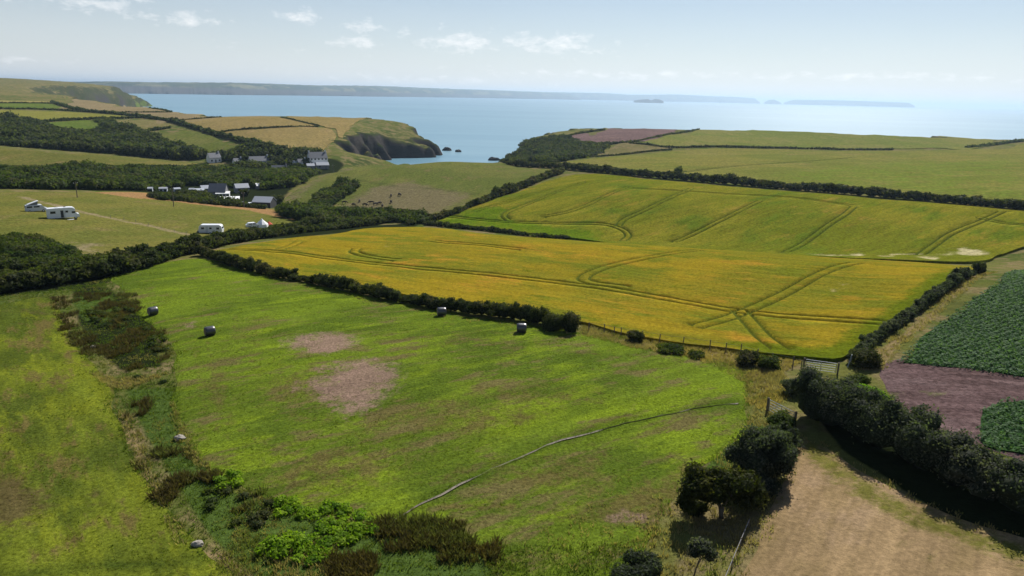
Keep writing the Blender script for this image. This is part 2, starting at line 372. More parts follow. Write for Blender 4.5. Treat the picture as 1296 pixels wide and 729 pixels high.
def in_poly(x, y, P): return poly_sd(np.asarray(x, float), np.asarray(y, float), np.asarray(P)[:, :2])
def pix_poly(pts): return np.array([G(*p)[:2] for p in pts])

def build_ground():
    na, nr = GX.shape
    idx = np.arange(na * nr).reshape(na, nr)
    f = np.stack([idx[:-1, :-1].ravel(), idx[:-1, 1:].ravel(), idx[1:, 1:].ravel(), idx[1:, :-1].ravel()], -1)
    zf = GZ.ravel()[f].max(1); f = f[zf > -3.9]
    V = np.stack([GX.ravel(), GY.ravel(), GZ.ravel()], -1)
    mask = np.zeros((len(V), 4)); mask[:, 3] = 1
    mask[np.hypot(V[:, 0], V[:, 1]) > 1250, 0] = .5
    x, y = V[:, 0], V[:, 1]; near = np.hypot(x, y) < 520; xi, yi = x[near], y[near]
    for ch, polys in ((0, [[(738, 414), (800, 430), (880, 442), (960, 452), (985, 475), (940, 485), (880, 452), (800, 440), (735, 424)],
                           [(1080, 470), (1100, 447), (1160, 405), (1240, 345), (1260, 345), (1200, 390), (1140, 440), (1120, 470)],
                           [(110, 475), (150, 480), (215, 480), (170, 490), (140, 492)], [(140, 520), (165, 520), (215, 640), (245, 690), (225, 690), (175, 600)],
                           [(760, 690), (830, 630), (850, 640), (800, 700), (790, 740), (740, 740)],
                           [(330, 690), (430, 700), (420, 760), (200, 760), (240, 700)], [(190, 500), (235, 560), (225, 565), (185, 505)]]),
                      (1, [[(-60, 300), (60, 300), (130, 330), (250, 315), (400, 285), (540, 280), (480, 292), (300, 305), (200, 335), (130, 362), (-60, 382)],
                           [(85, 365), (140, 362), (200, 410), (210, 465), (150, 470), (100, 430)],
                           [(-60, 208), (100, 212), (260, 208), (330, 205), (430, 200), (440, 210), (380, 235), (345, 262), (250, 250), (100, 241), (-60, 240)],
                           [(1000, 485), (1060, 480), (1150, 540), (1320, 610), (1320, 700), (1200, 660), (1060, 570)]]),  # ground by the tall hedge, darkened to deepen its cast shadow
                      (2, [[(150, 490), (222, 488), (245, 570), (300, 620), (400, 650), (480, 665), (620, 700), (640, 745), (330, 745), (262, 680), (215, 610), (175, 540)], [(80, 380), (140, 365), (165, 400), (110, 412)], [(640, 690), (760, 690), (745, 745), (640, 745)], [(880, 600), (950, 530), (985, 545), (900, 640)]])):
        for pl in polys:
            P = pix_poly(pl); sd = in_poly(xi, yi, P); rr = np.hypot(xi, yi) * .02
            mask[near, ch] = np.maximum(mask[near, ch], sstep(-.6, 1.0, sd / np.maximum(rr, .5)))
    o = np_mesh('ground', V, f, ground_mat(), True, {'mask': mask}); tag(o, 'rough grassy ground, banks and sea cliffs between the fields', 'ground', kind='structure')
build_ground()

def build_sea():
    m, nt, b = mat_nodes('sea_water'); q = NB(nt)
    n1 = q.noise(q.pos(0, (.0007, .0022, 1)), 1.0, 4); n2 = q.noise(q.pos(0, (.006, .03, 1)), 1.0, 5)
    f = q.ramp(q.math('ADD', q.math('MULTIPLY', n1, .6), q.math('MULTIPLY', n2, .4)), .35, .7)
    col = q.mix(f, (.105, .230, .310, 1), (.185, .320, .385, 1))
    q.L(col, b.inputs['Base Color']); b.inputs['IOR'].default_value = 1.33; b.inputs['Roughness'].default_value = .32; b.inputs['Specular IOR Level'].default_value = .4
    w = q.noise(q.pos(0, (.12, .3, 1)), 1.0, 5, .6); q.L(q.bump(w, .6, .35), b.inputs['Normal'])
    na = 96; rad = [300, 450, 600, 900, 1500, 3000, 6000, 12000, 24000, 42000]
    V = []; 
    for r in rad:
        for i in range(na): a = -2.0 + 4.0 * i / (na - 1); V.append((math.sin(a) * r, math.cos(a) * r, 0))
    F = [(j * na + i, (j + 1) * na + i, (j + 1) * na + i + 1, j * na + i + 1) for j in range(len(rad) - 1) for i in range(na - 1)]
    o = np_mesh('sea', np.array(V), np.array(F), m); tag(o, 'calm blue sea of the wide bay', 'sea', kind='structure')
build_sea()

def far_mat(name, a, b_, s=.002):
    m, nt, b = mat_nodes(name); q = NB(nt); n = q.noise(q.pos(0, (1, 1, 4)), s, 6, .65); n2 = q.noise(q.pos(0, (1, .5, 1)), s * 3, 3)
    col = q.mix(q.ramp(n, .4, .62), c4(a), c4(b_)); 
    g = q.n('ShaderNodeNewGeometry'); s2 = q.n('ShaderNodeSeparateXYZ'); q.L(g.outputs['Position'], s2.inputs[0])
    q.L(q.mix(q.ramp(s2.outputs[2], 75, 45), q.mix(q.ramp(n2, .5, .6), col, (.16, .15, .07, 1)), (.07, .065, .06, 1)), b.inputs['Base Color']); b.inputs['Roughness'].default_value = 1; b.inputs['Specular IOR Level'].default_value = 0
    return m
def ridge(name, label, cat, pts, mat, depth, seed, jag=.06):
    """pts: (u, v_top, distance); steep seaward face, long back"""
    us = np.linspace(pts[0][0], pts[-1][0], max(40, int((pts[-1][0] - pts[0][0]) * 1.0))); pu = [p[0] for p in pts]
    vt = np.interp(us, pu, [p[1] for p in pts]); Ds = np.interp(us, pu, [p[2] for p in pts])
    prof = [(0, -.04), (.0, .0), (.035, .25), (.07, .5), (.12, .70), (.25, .86), (.5, 1.0), (1.0, .9), (1.6, .2)]
    V = []
    for i, u in enumerate(us):
        D = Ds[i]; dt = pdir(u, vt[i]); a = math.atan2(dt[0], dt[1])
        top = max(CAM_Z + dt[2] / math.hypot(dt[0], dt[1]) * (D + depth * .5 * D / 10000), 3)
        for k, (s, f) in enumerate(prof):
            dep = depth * s * (D / 10000) + (fbm(np.array([u * 1.0]), np.array([k * .6]), 9, 3, seed)[0] - .5) * 160 * D / 10000 * (1 if 0 < k < 6 else .6)
            DD = D + dep
            z = top * f * (1 + (fbm(np.array([u * 1.3]), np.array([k * 3.0]), 6, 3, seed + 5)[0] - .5) * jag * (k > 1)) if f > 0 else f * 100
            V.append((math.sin(a) * DD, math.cos(a) * DD, z))
    K = len(prof); F = [(i * K + k, (i + 1) * K + k, (i + 1) * K + k + 1, i * K + k + 1) for i in range(len(us) - 1) for k in range(K - 1)]
    o = np_mesh(name, np.array(V), np.array(F), mat, True); return tag(o, label, cat, kind='structure')
FM = far_mat('far_shore_land', (.025, .042, .018), (.06, .07, .025))
ridge('far_shore', 'long blue hazy far shore across the bay', 'hills', [(60, 104, 6500), (130, 103, 6500), (200, 104, 6800), (300, 104.5, 7500), (400, 108, 9000), (470, 108.5, 10000), (560, 112, 12500), (650, 115, 15000), (700, 117, 16500), (720, 118.5, 17000), (735, 124.5, 17300)], FM, 3500, 2)
ridge('distant_shore', 'pale low shore beyond the far headland', 'hills', [(690, 116.5, 19500), (760, 117.5, 20000), (800, 120, 21000), (850, 119.5, 22000), (900, 121.5, 24000), (930, 122.5, 25000), (955, 124.5, 26000), (962, 129.4, 26000)], FM, 3500, 4)
ridge('island', 'small rocky island off the far shore', 'island', [(802, 127.4, 11500), (812, 125.6, 11500), (820, 125.2, 11500), (824, 127, 11500), (828, 125.6, 11500), (834, 125.4, 11500), (840, 128.0, 11500)], FM, 1000, 6, .3)
ridge('island', 'faint small round island beside the long flat island', 'island', [(967, 129.6, 24000), (973, 126.4, 24000), (980, 126, 24000), (989, 130.2, 24000)], FM, 1000, 7)
ridge('island', 'long faint flat island on the hazy horizon', 'island', [(992, 130, 25000), (1004, 126.2, 25000), (1060, 126.8, 25000), (1120, 128.8, 25000), (1150, 130, 25000), (1158, 134, 25000)], FM, 2000, 8)

def build_haze():
    m = bpy.data.materials.new('haze_air'); m.use_nodes = True; nt = m.node_tree; nt.nodes.clear()
    o = nt.nodes.new('ShaderNodeOutputMaterial'); v = nt.nodes.new('ShaderNodeVolumePrincipled')
    v.inputs['Color'].default_value = (.58, .78, 1.0, 1); v.inputs['Density'].default_value = HAZE_DENSITY; v.inputs['Anisotropy'].default_value = .5
    nt.links.new(v.outputs[0], o.inputs['Volume'])
    bm = bmesh.new(); bx(bm, (0, 0, 105), (92000, 92000, 220)); ob = bm_obj('haze', bm, m); tag(ob, 'thin pale sea haze over the bay', 'haze', kind='stuff')
build_haze()
print('ground', round(time.time() - T0, 1))

# ------------------------------------------------------------------ fields
def cat_rom(P, closed=False, per=6):
    P = np.asarray(P, float); n = len(P); out = []
    rngi = range(n if closed else n - 1)
    for i in rngi:
        p0 = P[(i - 1) % n] if closed or i > 0 else P[0]; p1 = P[i]; p2 = P[(i + 1) % n]; p3 = P[(i + 2) % n] if closed or i + 2 < n else P[-1]
        for t in np.arange(per) / per:
            out.append(.5 * ((2 * p1) + (-p0 + p2) * t + (2 * p0 - 5 * p1 + 4 * p2 - p3) * t * t + (-p0 + 3 * p1 - 3 * p2 + p3) * t ** 3))
    if not closed: out.append(P[-1])
    return np.array(out)
def resample(P, step, closed=False):
    P = np.asarray(P, float)
    if closed: P = np.vstack([P, P[:1]])
    d = np.concatenate([[0], np.cumsum(np.hypot(*(P[1:, :2] - P[:-1, :2]).T))]); m = max(2, int(d[-1] / step) + 1)
    s = np.linspace(0, d[-1], m); Q = np.stack([np.interp(s, d, P[:, k]) for k in range(P.shape[1])], -1)
    return Q[:-1] if closed else Q
def seg_dist(x, y, L):
    px = np.stack([x, y], -1); best = np.full(len(x), 1e9)
    for i in range(len(L) - 1):
        a = L[i]; e = L[i + 1] - a; w = px - a; t = np.clip((w @ e) / max(e @ e, 1e-9), 0, 1); best = np.minimum(best, ((w - t[:, None] * e) ** 2).sum(-1))
    return np.sqrt(best)
def offset_line(L, o):
    d = np.gradient(L, axis=0); nrm = np.stack([-d[:, 1], d[:, 0]], -1); nrm /= np.linalg.norm(nrm, axis=1, keepdims=True) + 1e-9; return L + nrm * o
FIELD_POLY = {}
def sheet(name, label, poly, spacing, off, mat, lines=(), maskfn=None, micro=(0, 1), smooth_poly=True, cat='field', halfw=.22):
    """a field lying on the ground: poly = photo pixels read onto the ground; lines = wheel tracks sunk into the crop"""
    P = pix_poly(poly)
    if smooth_poly: P = cat_rom(P, True, 4)
    P = resample(P, spacing, True); P = P + (np.stack([fbm(P[:, 0], P[:, 1], spacing * 4, 2, 11), fbm(P[:, 0], P[:, 1], spacing * 4, 2, 12)], -1) - .5) * spacing * 1.2
    FIELD_POLY[label] = P
    nb = len(P)
    lo, hi = P.min(0), P.max(0)
    gx, gy = np.meshgrid(np.arange(lo[0], hi[0], spacing), np.arange(lo[1], hi[1], spacing)); gx[::2] += spacing * .5
    gx = gx.ravel() + rng.uniform(-.2, .2, gx.size) * spacing; gy = gy.ravel() + rng.uniform(-.2, .2, gy.size) * spacing
    keep = poly_sd(gx, gy, P) > spacing * .45
    gx, gy = gx[keep], gy[keep]
    edges = [(i, (i + 1) % nb) for i in range(nb)]
    extra = []; base = nb
    for Ln in lines:
        dd = seg_dist(gx, gy, Ln); k = dd > halfw * 2.2; gx, gy = gx[k], gy[k]
        for o in (-halfw * 1.7, -halfw, halfw, halfw * 1.7):
            q = offset_line(Ln, o); ok = poly_sd(q[:, 0], q[:, 1], P) > .3
            prev = None
            for a, good in zip(q, ok):
                if not good: prev = None; continue
                extra.append(a); i = base; base += 1
                if prev is not None: edges.append((prev, i))
                prev = i
    pts = [Vector((float(a), float(b))) for a, b in np.vstack([P] + ([np.array(extra)] if extra else []) + [np.stack([gx, gy], -1)])]
    vo, eo, fo, *_ = delaunay_2d_cdt(pts, edges, [list(range(nb))], 1, 1e-5)
    X = np.array([v.x for v in vo]); Y = np.array([v.y for v in vo]); F = np.array([f for f in fo if len(f) == 3])
    tr = np.zeros(len(X))
    for Ln in lines: tr = np.maximum(tr, 1 - sstep(halfw * 1.05, halfw * 1.6, seg_dist(X, Y, Ln)))
    mask = np.zeros((len(X), 4)); mask[:, 3] = 1; mask[:, 2] = tr
    lod = np.zeros(len(X))
    if maskfn: lod = maskfn(X, Y, mask)
    hz = H(X, Y)
    Z = hz + off * (1 - .62 * tr) + (fbm(X, Y, micro[1], 2, 31) - .3) * micro[0] * (1 - tr) * sstep(0, spacing * 2.5, poly_sd(X, Y, P))
    if isinstance(lod, np.ndarray): Z = Z - off * .75 * lod
    # skirt
    sd = poly_sd(X, Y, P); be = {}
    for f in F:
        for a, b in ((f[0], f[1]), (f[1], f[2]), (f[2], f[0])):
            k = (min(a, b), max(a, b)); be[k] = None if k in be else (a, b)
    be = [v for v in be.values() if v is not None]
    n0 = len(X); ring = sorted({a for e in be for a in e}); K_ = len(ring); mp = {a: n0 + i for i, a in enumerate(ring)}
    if off < .1: Z[ring] = hz[ring] + .02
    V = np.stack([X, Y, Z], -1); V = np.vstack([V, V[ring], np.stack([X[ring], Y[ring], hz[ring] - .3], -1)]); mask = np.vstack([mask, mask[ring], mask[ring]])
    SK = np.array([(mp[b], mp[a], mp[a] + K_, mp[b] + K_) for a, b in be])
    # face winding up
    a, b, c = V[F[:, 0]], V[F[:, 1]], V[F[:, 2]]; up = np.cross(b - a, c - a)[:, 2] < 0; F[up] = F[up][:, ::-1]
    o = np_mesh(name, V, [F, SK], mat, True, {'mask': mask})
    return tag(o, label, cat, kind='structure')
def px_line(pts, step=1.0, sm=True):
    L = np.array([G(*p)[:2] for p in pts])
    d_ = np.hypot(L[:, 0], L[:, 1])
    k_ = (d_ < 2.4 * d_.min()) & (H(L[:, 0], L[:, 1]) > 1)      # drop rays that slipped over a crest
    if d_.max() > 350 and k_.sum() >= 2: L = L[k_]
    if sm and len(L) > 2: L = cat_rom(L, False, 6)
    return resample(L, step)
def tram(pts, step=1.2, gauge=.95):
    L = px_line(pts, step); return [offset_line(L, gauge), offset_line(L, -gauge)]
def ell(X, Y, c, ru, rv, pw=1.0):
    """soft mask of a patch given as photo ellipse centre and half sizes"""
    g = G(*c)[:2]; a = G(c[0] + ru, c[1])[:2] - g; b = G(c[0], c[1] + rv)[:2] - g
    M_ = np.linalg.inv(np.stack([a, b], -1)); w = np.stack([X - g[0], Y - g[1]], -1) @ M_.T
    w = w + (np.stack([fbm(X, Y, 5, 3, 51), fbm(X, Y, 5, 3, 52)], -1) - .5) * 1.1
    return np.clip(1.25 - (w ** 2).sum(-1) ** .5 * pw, 0, 1)
def polymask(X, Y, pts, soft): return sstep(-soft, soft, in_poly(X, Y, pix_poly(pts)))

# 1 near meadow
MEADOW = [(140, 352), (170, 343), (215, 331), (262, 328), (330, 346), (420, 365), (500, 381), (560, 393), (640, 408), (720, 417), (800, 438), (880, 452), (930, 464), (950, 482), (942, 510), (945, 545), (930, 562), (880, 600), (850, 642), (820, 690), (790, 740), (640, 760),
          (630, 700), (490, 664), (400, 650), (310, 620), (262, 595), (240, 560), (215, 510), (222, 475), (212, 430), (175, 400), (160, 372)]
def meadow_mask(X, Y, m):
    m[:, 0] = np.maximum(ell(X, Y, (447, 486), 56, 34, .85), ell(X, Y, (413, 431), 50, 15, .9))
    for c, ru, rv, a in [((245, 411), 22, 6, .6), ((610, 430), 40, 3, .3), ((800, 655), 45, 16, .55), ((955, 478), 14, 14, .8), ((785, 512), 14, 5, .35), ((560, 390), 70, 3, .28), ((470, 372), 60, 3, .25), ((300, 360), 30, 7, .3)]:
        m[:, 0] = np.maximum(m[:, 0], ell(X, Y, c, ru, rv) * a)
    for c, ru, rv, a in [((395, 490), 80, 50, .62), ((560, 530), 150, 34, .60), ((440, 590), 160, 36, .66), ((700, 600), 130, 34, .62), ((800, 640), 130, 36, .72), ((270, 480), 20, 60, .5), ((320, 420), 40, 60, .42), ((680, 500), 160, 20, .5), ((860, 620), 50, 24, .7), ((560, 430), 120, 14, .42)]:
        m[:, 1] = np.maximum(m[:, 1], ell(X, Y, c, ru, rv, .9) * a)
    m[:, 2] = np.maximum(m[:, 2], np.exp(-(seg_dist(X, Y, ditch_line) / .7) ** 2) * .55)
    for ln in ([(243, 432), (250, 470), (262, 520), (295, 565), (360, 597), (450, 615)], [(262, 432), (270, 475), (285, 520), (320, 555), (400, 580), (500, 590)], [(330, 470), (345, 505), (390, 535), (480, 545), (600, 530), (760, 495)], [(300, 400), (320, 450), (340, 500)], [(560, 605), (700, 575), (830, 545), (900, 530)], [(520, 400), (640, 425), (760, 450), (880, 465)], [(420, 385), (520, 410), (640, 440), (760, 470), (860, 485)]):
        m[:, 1] = np.maximum(m[:, 1], np.exp(-(seg_dist(X, Y, px_line(ln)) / .42) ** 2) * .5)
    # curved mowing line at the lower end
    m[:, 1] = np.maximum(m[:, 1], np.exp(-(seg_dist(X, Y, px_line([(560, 640), (650, 645), (740, 655), (800, 640), (870, 590)])) / .5) ** 2) * .7)
ditch_line = px_line([(482, 672), (520, 648), (560, 628), (610, 602), (650, 584), (700, 562), (750, 548), (820, 530), (880, 518), (935, 511)], 1.0)
grass_m = field_mat('mown_meadow', (.108, .152, .014), (.070, .104, .012), (.118, .102, .036), big=.045, mid=.28, fine=4.0, rowdir=row_rot((500, 560), (860, 470)), row=.28, rowsc=.8, m1=(.215, .142, .108), m2=(.045, .072, .010), m3=(.105, .088, .028), bump=.05, rows_w=9, fvar=.6, hi=(.132, .182, .013), cthr=(.51, .59))
sheet('meadow', 'bright green mown meadow with bare brown patches and wrapped round bales', MEADOW, .75, .05, grass_m, maskfn=meadow_mask, micro=(.14, 3))
# 2 left meadow
def lm_mask(X, Y, m):
    m[:, 1] = np.maximum(ell(X, Y, (15, 640), 60, 50) * .9, np.maximum(ell(X, Y, (120, 640), 26, 60) * .45, ell(X, Y, (50, 395), 60, 10) * .5))
    m[:, 2] = np.maximum(m[:, 2], np.exp(-(seg_dist(X, Y, px_line([(-30, 735), (60, 725), (150, 716), (250, 709)])) / .45) ** 2) * .75)
left_m = field_mat('left_meadow', (.112, .135, .014), (.062, .082, .012), (.112, .092, .028), big=.05, mid=.30, fine=3.8, rowdir=row_rot((100, 440), (230, 690)), row=.30, rowsc=.8, m3=(.085, .068, .026), m2=(.032, .05, .008), bump=.05, rows_w=7, fvar=.6, hi=(.138, .158, .014), cthr=(.51, .59))
sheet('meadow', 'yellow-green meadow left of the rushy hollow', [(-60, 388), (0, 386), (60, 376), (78, 402), (100, 440), (138, 488), (150, 540), (172, 592), (212, 652), (252, 692), (300, 760), (100, 800), (-80, 790)], .8, .05, left_m, maskfn=lm_mask, micro=(.16, 3))
# 3 yellow barley
yl = []
for t in [[(285, 318), (420, 330), (560, 345), (740, 365), (850, 383), (960, 401), (1110, 412)], [(890, 314 + 5), (840, 325), (790, 335), (750, 347), (738, 356), (752, 362), (790, 367)],
          [(1085, 336), (1050, 344), (1010, 365), (960, 390), (925, 404), (885, 416)], [(935, 396), (950, 412), (968, 432), (985, 444)], [(378, 308), (370, 312), (355, 318)], [(452, 317), (448, 321), (460, 326), (500, 332)],
          [(550, 308), (600, 312), (660, 318)]]: yl += tram(t)
def y_mask(X, Y, m):
    lod = np.zeros(len(X))
    for c, ru, rv, a in [((490, 318), 28, 5, .8), ((600, 335), 20, 5, .9), ((1000, 348), 22, 4, 1), ((1070, 366), 30, 8, .9), ((1125, 367), 14, 3, .8), ((395, 312), 20, 3, .5), ((340, 310), 18, 3, .7)]:
        k = ell(X, Y, c, ru, rv) * a * .72 * sstep(.46, .60, fbm(X, Y, 2.2, 3, 44)); m[:, 0] = np.maximum(m[:, 0], k); lod = np.maximum(lod, k)
    # greener headland strip along the lower right edge
    m[:, 1] = np.maximum(m[:, 1], np.exp(-(seg_dist(X, Y, px_line([(960, 446), (1020, 452), (1060, 453), (1088, 440), (1130, 410), (1180, 372), (1222, 346)])) / 3.2) ** 2))
    m[:, 1] = np.maximum(m[:, 1], np.exp(-(seg_dist(X, Y, px_line([(540, 380), (650, 395), (735, 406), (830, 428)])) / 1.6) ** 2) * .6)
    for c, ru, rv in [((640, 385), 90, 12), ((780, 355), 30, 5), ((860, 365), 30, 4), ((670, 345), 25, 3)]: m[:, 1] = np.maximum(m[:, 1], ell(X, Y, c, ru, rv) * .5)
    return lod
yel_m = field_mat('ripening_barley', (.224, .166, .013), (.155, .142, .013), (.285, .166, .019), big=.03, mid=.16, fine=2.2, rowdir=row_rot((420, 330), (960, 401)), row=.30, rowsc=.9, m1=(.34, .28, .13), m2=(.078, .092, .012), m3=(.085, .112, .007), bump=.08, fvar=.45, rows_w=9, hi=(.122, .132, .012), hthr=(.485, .58))
sheet('barley_field', 'ripening ochre barley field with curved wheel tracks beyond the near hedge',
      [(268, 322), (330, 341), (420, 359), (500, 375), (560, 386), (650, 399), (735, 410), (800, 427), (880, 440), (960, 449), (1010, 454), (1062, 456), (1090, 441), (1135, 408), (1180, 373), (1228, 343), (1215, 339, 1.03), (1100, 333, 1.05), (1000, 327, 1.06), (860, 316, 1.08), (740, 308, 1.08), (640, 301.5, 1.08), (580, 294, 1.05), (520, 289), (430, 297), (380, 302), (330, 309), (290, 316)],
      1.6, .42, yel_m, yl, y_mask, micro=(.18, 5), halfw=.19)
# 4 green barley slope
gl_ = []
for t in [[(555, 275), (600, 280), (640, 283), (700, 285), (760, 286), (785, 292), (795, 300), (788, 307)], [(795, 238), (750, 258), (720, 270), (690, 276)], [(875, 240), (862, 246), (820, 266), (790, 280), (783, 288)],
          [(1080, 264), (1068, 274), (1040, 293), (995, 321)], [(962, 256), (930, 272), (900, 287), (855, 308)], [(1268, 270), (1240, 283), (1200, 300), (1165, 324)], [(740, 232), (680, 255), (640, 272), (642, 280)], [(700, 240), (650, 255), (600, 270)],
          [(1240, 278), (1270, 285), (1310, 288)], [(800, 240), (900, 246), (1000, 252), (1075, 262)]]: gl_ += tram(t, 1.8)
def g_mask(X, Y, m):
    lod = np.zeros(len(X))
    for c, ru, rv, a in [((1225, 322), 45, 6, 1.0), ((1100, 325), 95, 2.6, 1.0), ((1195, 330), 50, 3, 1.0), ((900, 312), 25, 1.6, .6)]:
        k = ell(X, Y, c, ru, rv) * a * .85 * sstep(.36, .54, fbm(X, Y, 4, 3, 45)); m[:, 0] = np.maximum(m[:, 0], k); lod = np.maximum(lod, k)
    m[:, 1] = np.maximum(m[:, 1], polymask(X, Y, [(540, 284), (600, 264), (660, 262), (640, 278), (720, 292), (760, 292), (800, 312), (700, 304)], 6) * .8)
    return lod
grn_m = field_mat('green_barley', (.158, .148, .014), (.112, .124, .010), (.195, .150, .022), big=.018, mid=.11, fine=1.5, rowdir=row_rot((860, 300), (930, 272)), row=.28, rowsc=.6, m1=(.40, .35, .19), m2=(.060, .082, .010), m3=(.075, .125, .006), bump=.08, rows_w=12, hi=(.090, .122, .010), hthr=(.50, .60))
sheet('barley_field', 'green-gold barley field on the far slope with parallel wheel tracks', [(545, 282), (620, 291), (715, 302), (800, 309, .965), (900, 314, .95), (1050, 321, .93), (1150, 326.5, .93), (1230, 330.5, .965), (1275, 322), (1296, 314), (1345, 305), (1345, 276), (1296, 269), (1200, 260.5), (1100, 252.5), (1000, 244), (900, 235.5), (820, 228), (742, 221.5), (700, 229), (650, 246), (600, 263)],
      3.0, .6, grn_m, gl_, g_mask, micro=(.2, 8), halfw=.24)
# plateau fields
pl_m = field_mat('pale_cereal', (.205, .19, .045), (.145, .165, .030), (.23, .195, .06), big=.012, mid=.05, fine=.7, rowdir=R(72), row=.25, rowsc=.35, m2=(.06, .08, .02), bump=.12, rows_w=14)
def pa_mask(X, Y, m): m[:, 1] = polymask(X, Y, [(930, 225), (1100, 205), (1296, 200), (1340, 260), (1100, 240)], 18) * .55
pl_m2 = field_mat('pale_cereal_two', (0.160, 0.148, 0.036), (0.124, 0.134, 0.027), (0.176, 0.152, 0.048), big=.012, mid=.05, fine=.7, rowdir=R(72), row=.25, rowsc=.35, m3=(.11, .15, .02), bump=.12, rows_w=14)
sheet('cereal_field', 'broad pale green cereal field above the long dark hedge', [(705, 207), (760, 200.5), (800, 197), (850, 192.5), (900, 188.5), (1000, 190.5), (1060, 191.8), (1130, 191.5), (1190, 190.5), (1240, 189), (1296, 181), (1345, 176), (1345, 266), (1296, 261), (1100, 244), (960, 231), (850, 221), (740, 212)], 6, .4, pl_m2, [x for t in [[(870, 218), (960, 209), (1080, 200)]] for x in tram(t, 4)], pa_mask, halfw=.4)
sheet('cereal_field', 'flat green field along the cliff top on the right', [(812, 181), (850, 171), (880, 165.5), (900, 164), (950, 165), (1000, 166.2), (1150, 167.3), (1296, 170), (1340, 171), (1340, 172), (1296, 175.5), (1250, 184), (1190, 187.5), (1130, 188.7), (1060, 188.6), (980, 186), (900, 185), (860, 186)], 9, .45, field_mat('clifftop_cereal', (0.152, 0.148, 0.040), (0.116, 0.136, 0.028), (0.168, 0.152, 0.048), big=.01, mid=.04, fine=.5, bump=.1))
sheet('ploughed_field', 'purple-brown ploughed field on the headland by the cove', [(716, 174), (740, 169), (765, 165.5), (820, 162.8), (872, 162.8), (882, 164), (850, 169.5), (795, 179), (770, 181.5), (735, 181)], 7, .35, field_mat('ploughed_soil', (0.152, 0.100, 0.092), (0.128, 0.086, 0.080), (0.168, 0.112, 0.096), big=.02, mid=.06, fine=.5, row=.2, rowdir=R(60), rowsc=.3, bump=.05))
sheet('rough_field', 'small dull tan field below the ploughed field', [(746, 198.5), (778, 184.5), (795, 181.5), (820, 183), (850, 188), (818, 191.5), (780, 196)], 6, .35, field_mat('tan_rough', (0.160, 0.132, 0.060), (0.120, 0.108, 0.040), (0.176, 0.136, 0.072), big=.03, mid=.1, fine=.7, bump=.1))
# pasture hill
def hill_mask(X, Y, m):
    m[:, 1] = np.maximum(polymask(X, Y, [(425, 262), (470, 238), (520, 230), (600, 246), (590, 258), (540, 278), (500, 274)], 8) * .85, polymask(X, Y, [(345, 262), (360, 250), (400, 224), (430, 214), (450, 212), (400, 236), (360, 262)], 8) * .8)
    m[:, 2] = np.maximum(m[:, 2], np.exp(-(seg_dist(X, Y, px_line([(430, 216), (440, 226), (452, 229), (500, 236), (560, 241), (600, 247)], 3)) / .9) ** 2) * .8)
hill_m = field_mat('pasture', (0.116, 0.120, 0.032), (0.088, 0.104, 0.024), (0.132, 0.112, 0.044), big=.02, mid=.09, fine=1.0, m3=(.135, .112, .060), m2=(.05, .06, .02), bump=.1)
sheet('pasture', 'olive pasture hill with a browner lower slope where cattle graze', [(346, 264), (366, 249), (400, 228), (430, 215), (480, 208), (560, 204.5), (640, 209), (700, 215), (690, 224), (640, 245), (592, 264), (545, 281), (520, 281), (500, 274), (440, 268), (400, 268)], 3.5, .25, hill_m, maskfn=hill_mask, micro=(.2, 9))
# camp field
def camp_mask(X, Y, m):
    m[:, 0] = polymask(X, Y, [(112, 244), (185, 244.5), (260, 252), (330, 262), (388, 276), (372, 280), (310, 266), (230, 257), (160, 250)], 3) * .9
    m[:, 1] = np.maximum(np.exp(-(seg_dist(X, Y, px_line([(28, 250), (60, 258), (100, 268), (150, 279), (200, 289), (250, 300)], 2)) / 1.6) ** 2) * .9, ell(X, Y, (100, 315), 40, 12) * .7)
camp_m = field_mat('dry_grass', (0.132, 0.124, 0.030), (0.100, 0.108, 0.024), (0.148, 0.124, 0.044), big=.03, mid=.14, fine=1.4, m1=(.27, .155, .07), m3=(.21, .17, .095), bump=.08)
sheet('camping_field', 'dry grass camping field with parked campers and a worn track', [(-60, 244), (0, 243.5), (60, 243.5), (120, 243.5), (185, 244), (255, 252), (330, 262), (390, 276), (360, 285), (310, 297), (262, 308), (200, 319), (150, 330), (110, 330), (60, 305), (0, 303), (-60, 298)], 2.0, .12, camp_m, maskfn=camp_mask, micro=(.15, 5))
sheet('rough_field', 'tan and green ridge field in front of the wood', [(-60, 184), (0, 186.2), (51, 192.5), (100, 195.2), (153, 198.5), (229, 205.5), (288, 213), (240, 212), (178, 209), (102, 211), (0, 210), (-60, 209)], 4, .25, field_mat('ridge_grass', (0.136, 0.120, 0.036), (0.100, 0.104, 0.026), (0.160, 0.124, 0.052), big=.025, mid=.1, fine=.9, bump=.1))
# fields beyond the valley
def ff(name, label, poly, A, B, C, sp=9, off=.4, **k): sheet(name, label, poly, sp, off, field_mat(name, A, B, C, big=.015, mid=.05, fine=.5, bump=.08, **k))
GOLD = ((.215, .162, .062), (.18, .142, .052), (.24, .172, .075)); TAN = ((.205, .16, .085), (.18, .142, .072), (.225, .17, .095)); GRN = ((.10, .13, .025), (.08, .115, .02), (.13, .13, .038))
def edge_mask(P_, col=1): return None
ff('stubble_field', 'golden field on the headland, bordered by a hedge on two sides', [(224, 153.5), (280, 149), (345, 147.8), (402, 159.6), (330, 162), (290, 165), (276, 167), (250, 160.5)], *GOLD)
ff('stubble_field', 'golden field above the village, beside the inn', [(284, 169.5), (330, 164), (398, 162), (421, 165.5), (420, 180), (409, 193), (390, 196), (370, 193), (330, 182.5)], *GOLD, sp=6)
ff('stubble_field', 'golden clifftop field at the outer end of the headland', [(362, 147.8), (420, 147.2), (488, 152), (445, 159.5), (424, 162.5), (406, 158.6)], *GOLD)
ff('stubble_field', 'narrow tan strip field towards the sea', [(203, 148.3), (262, 145.8), (330, 145.6), (280, 148), (222, 152)], *TAN)
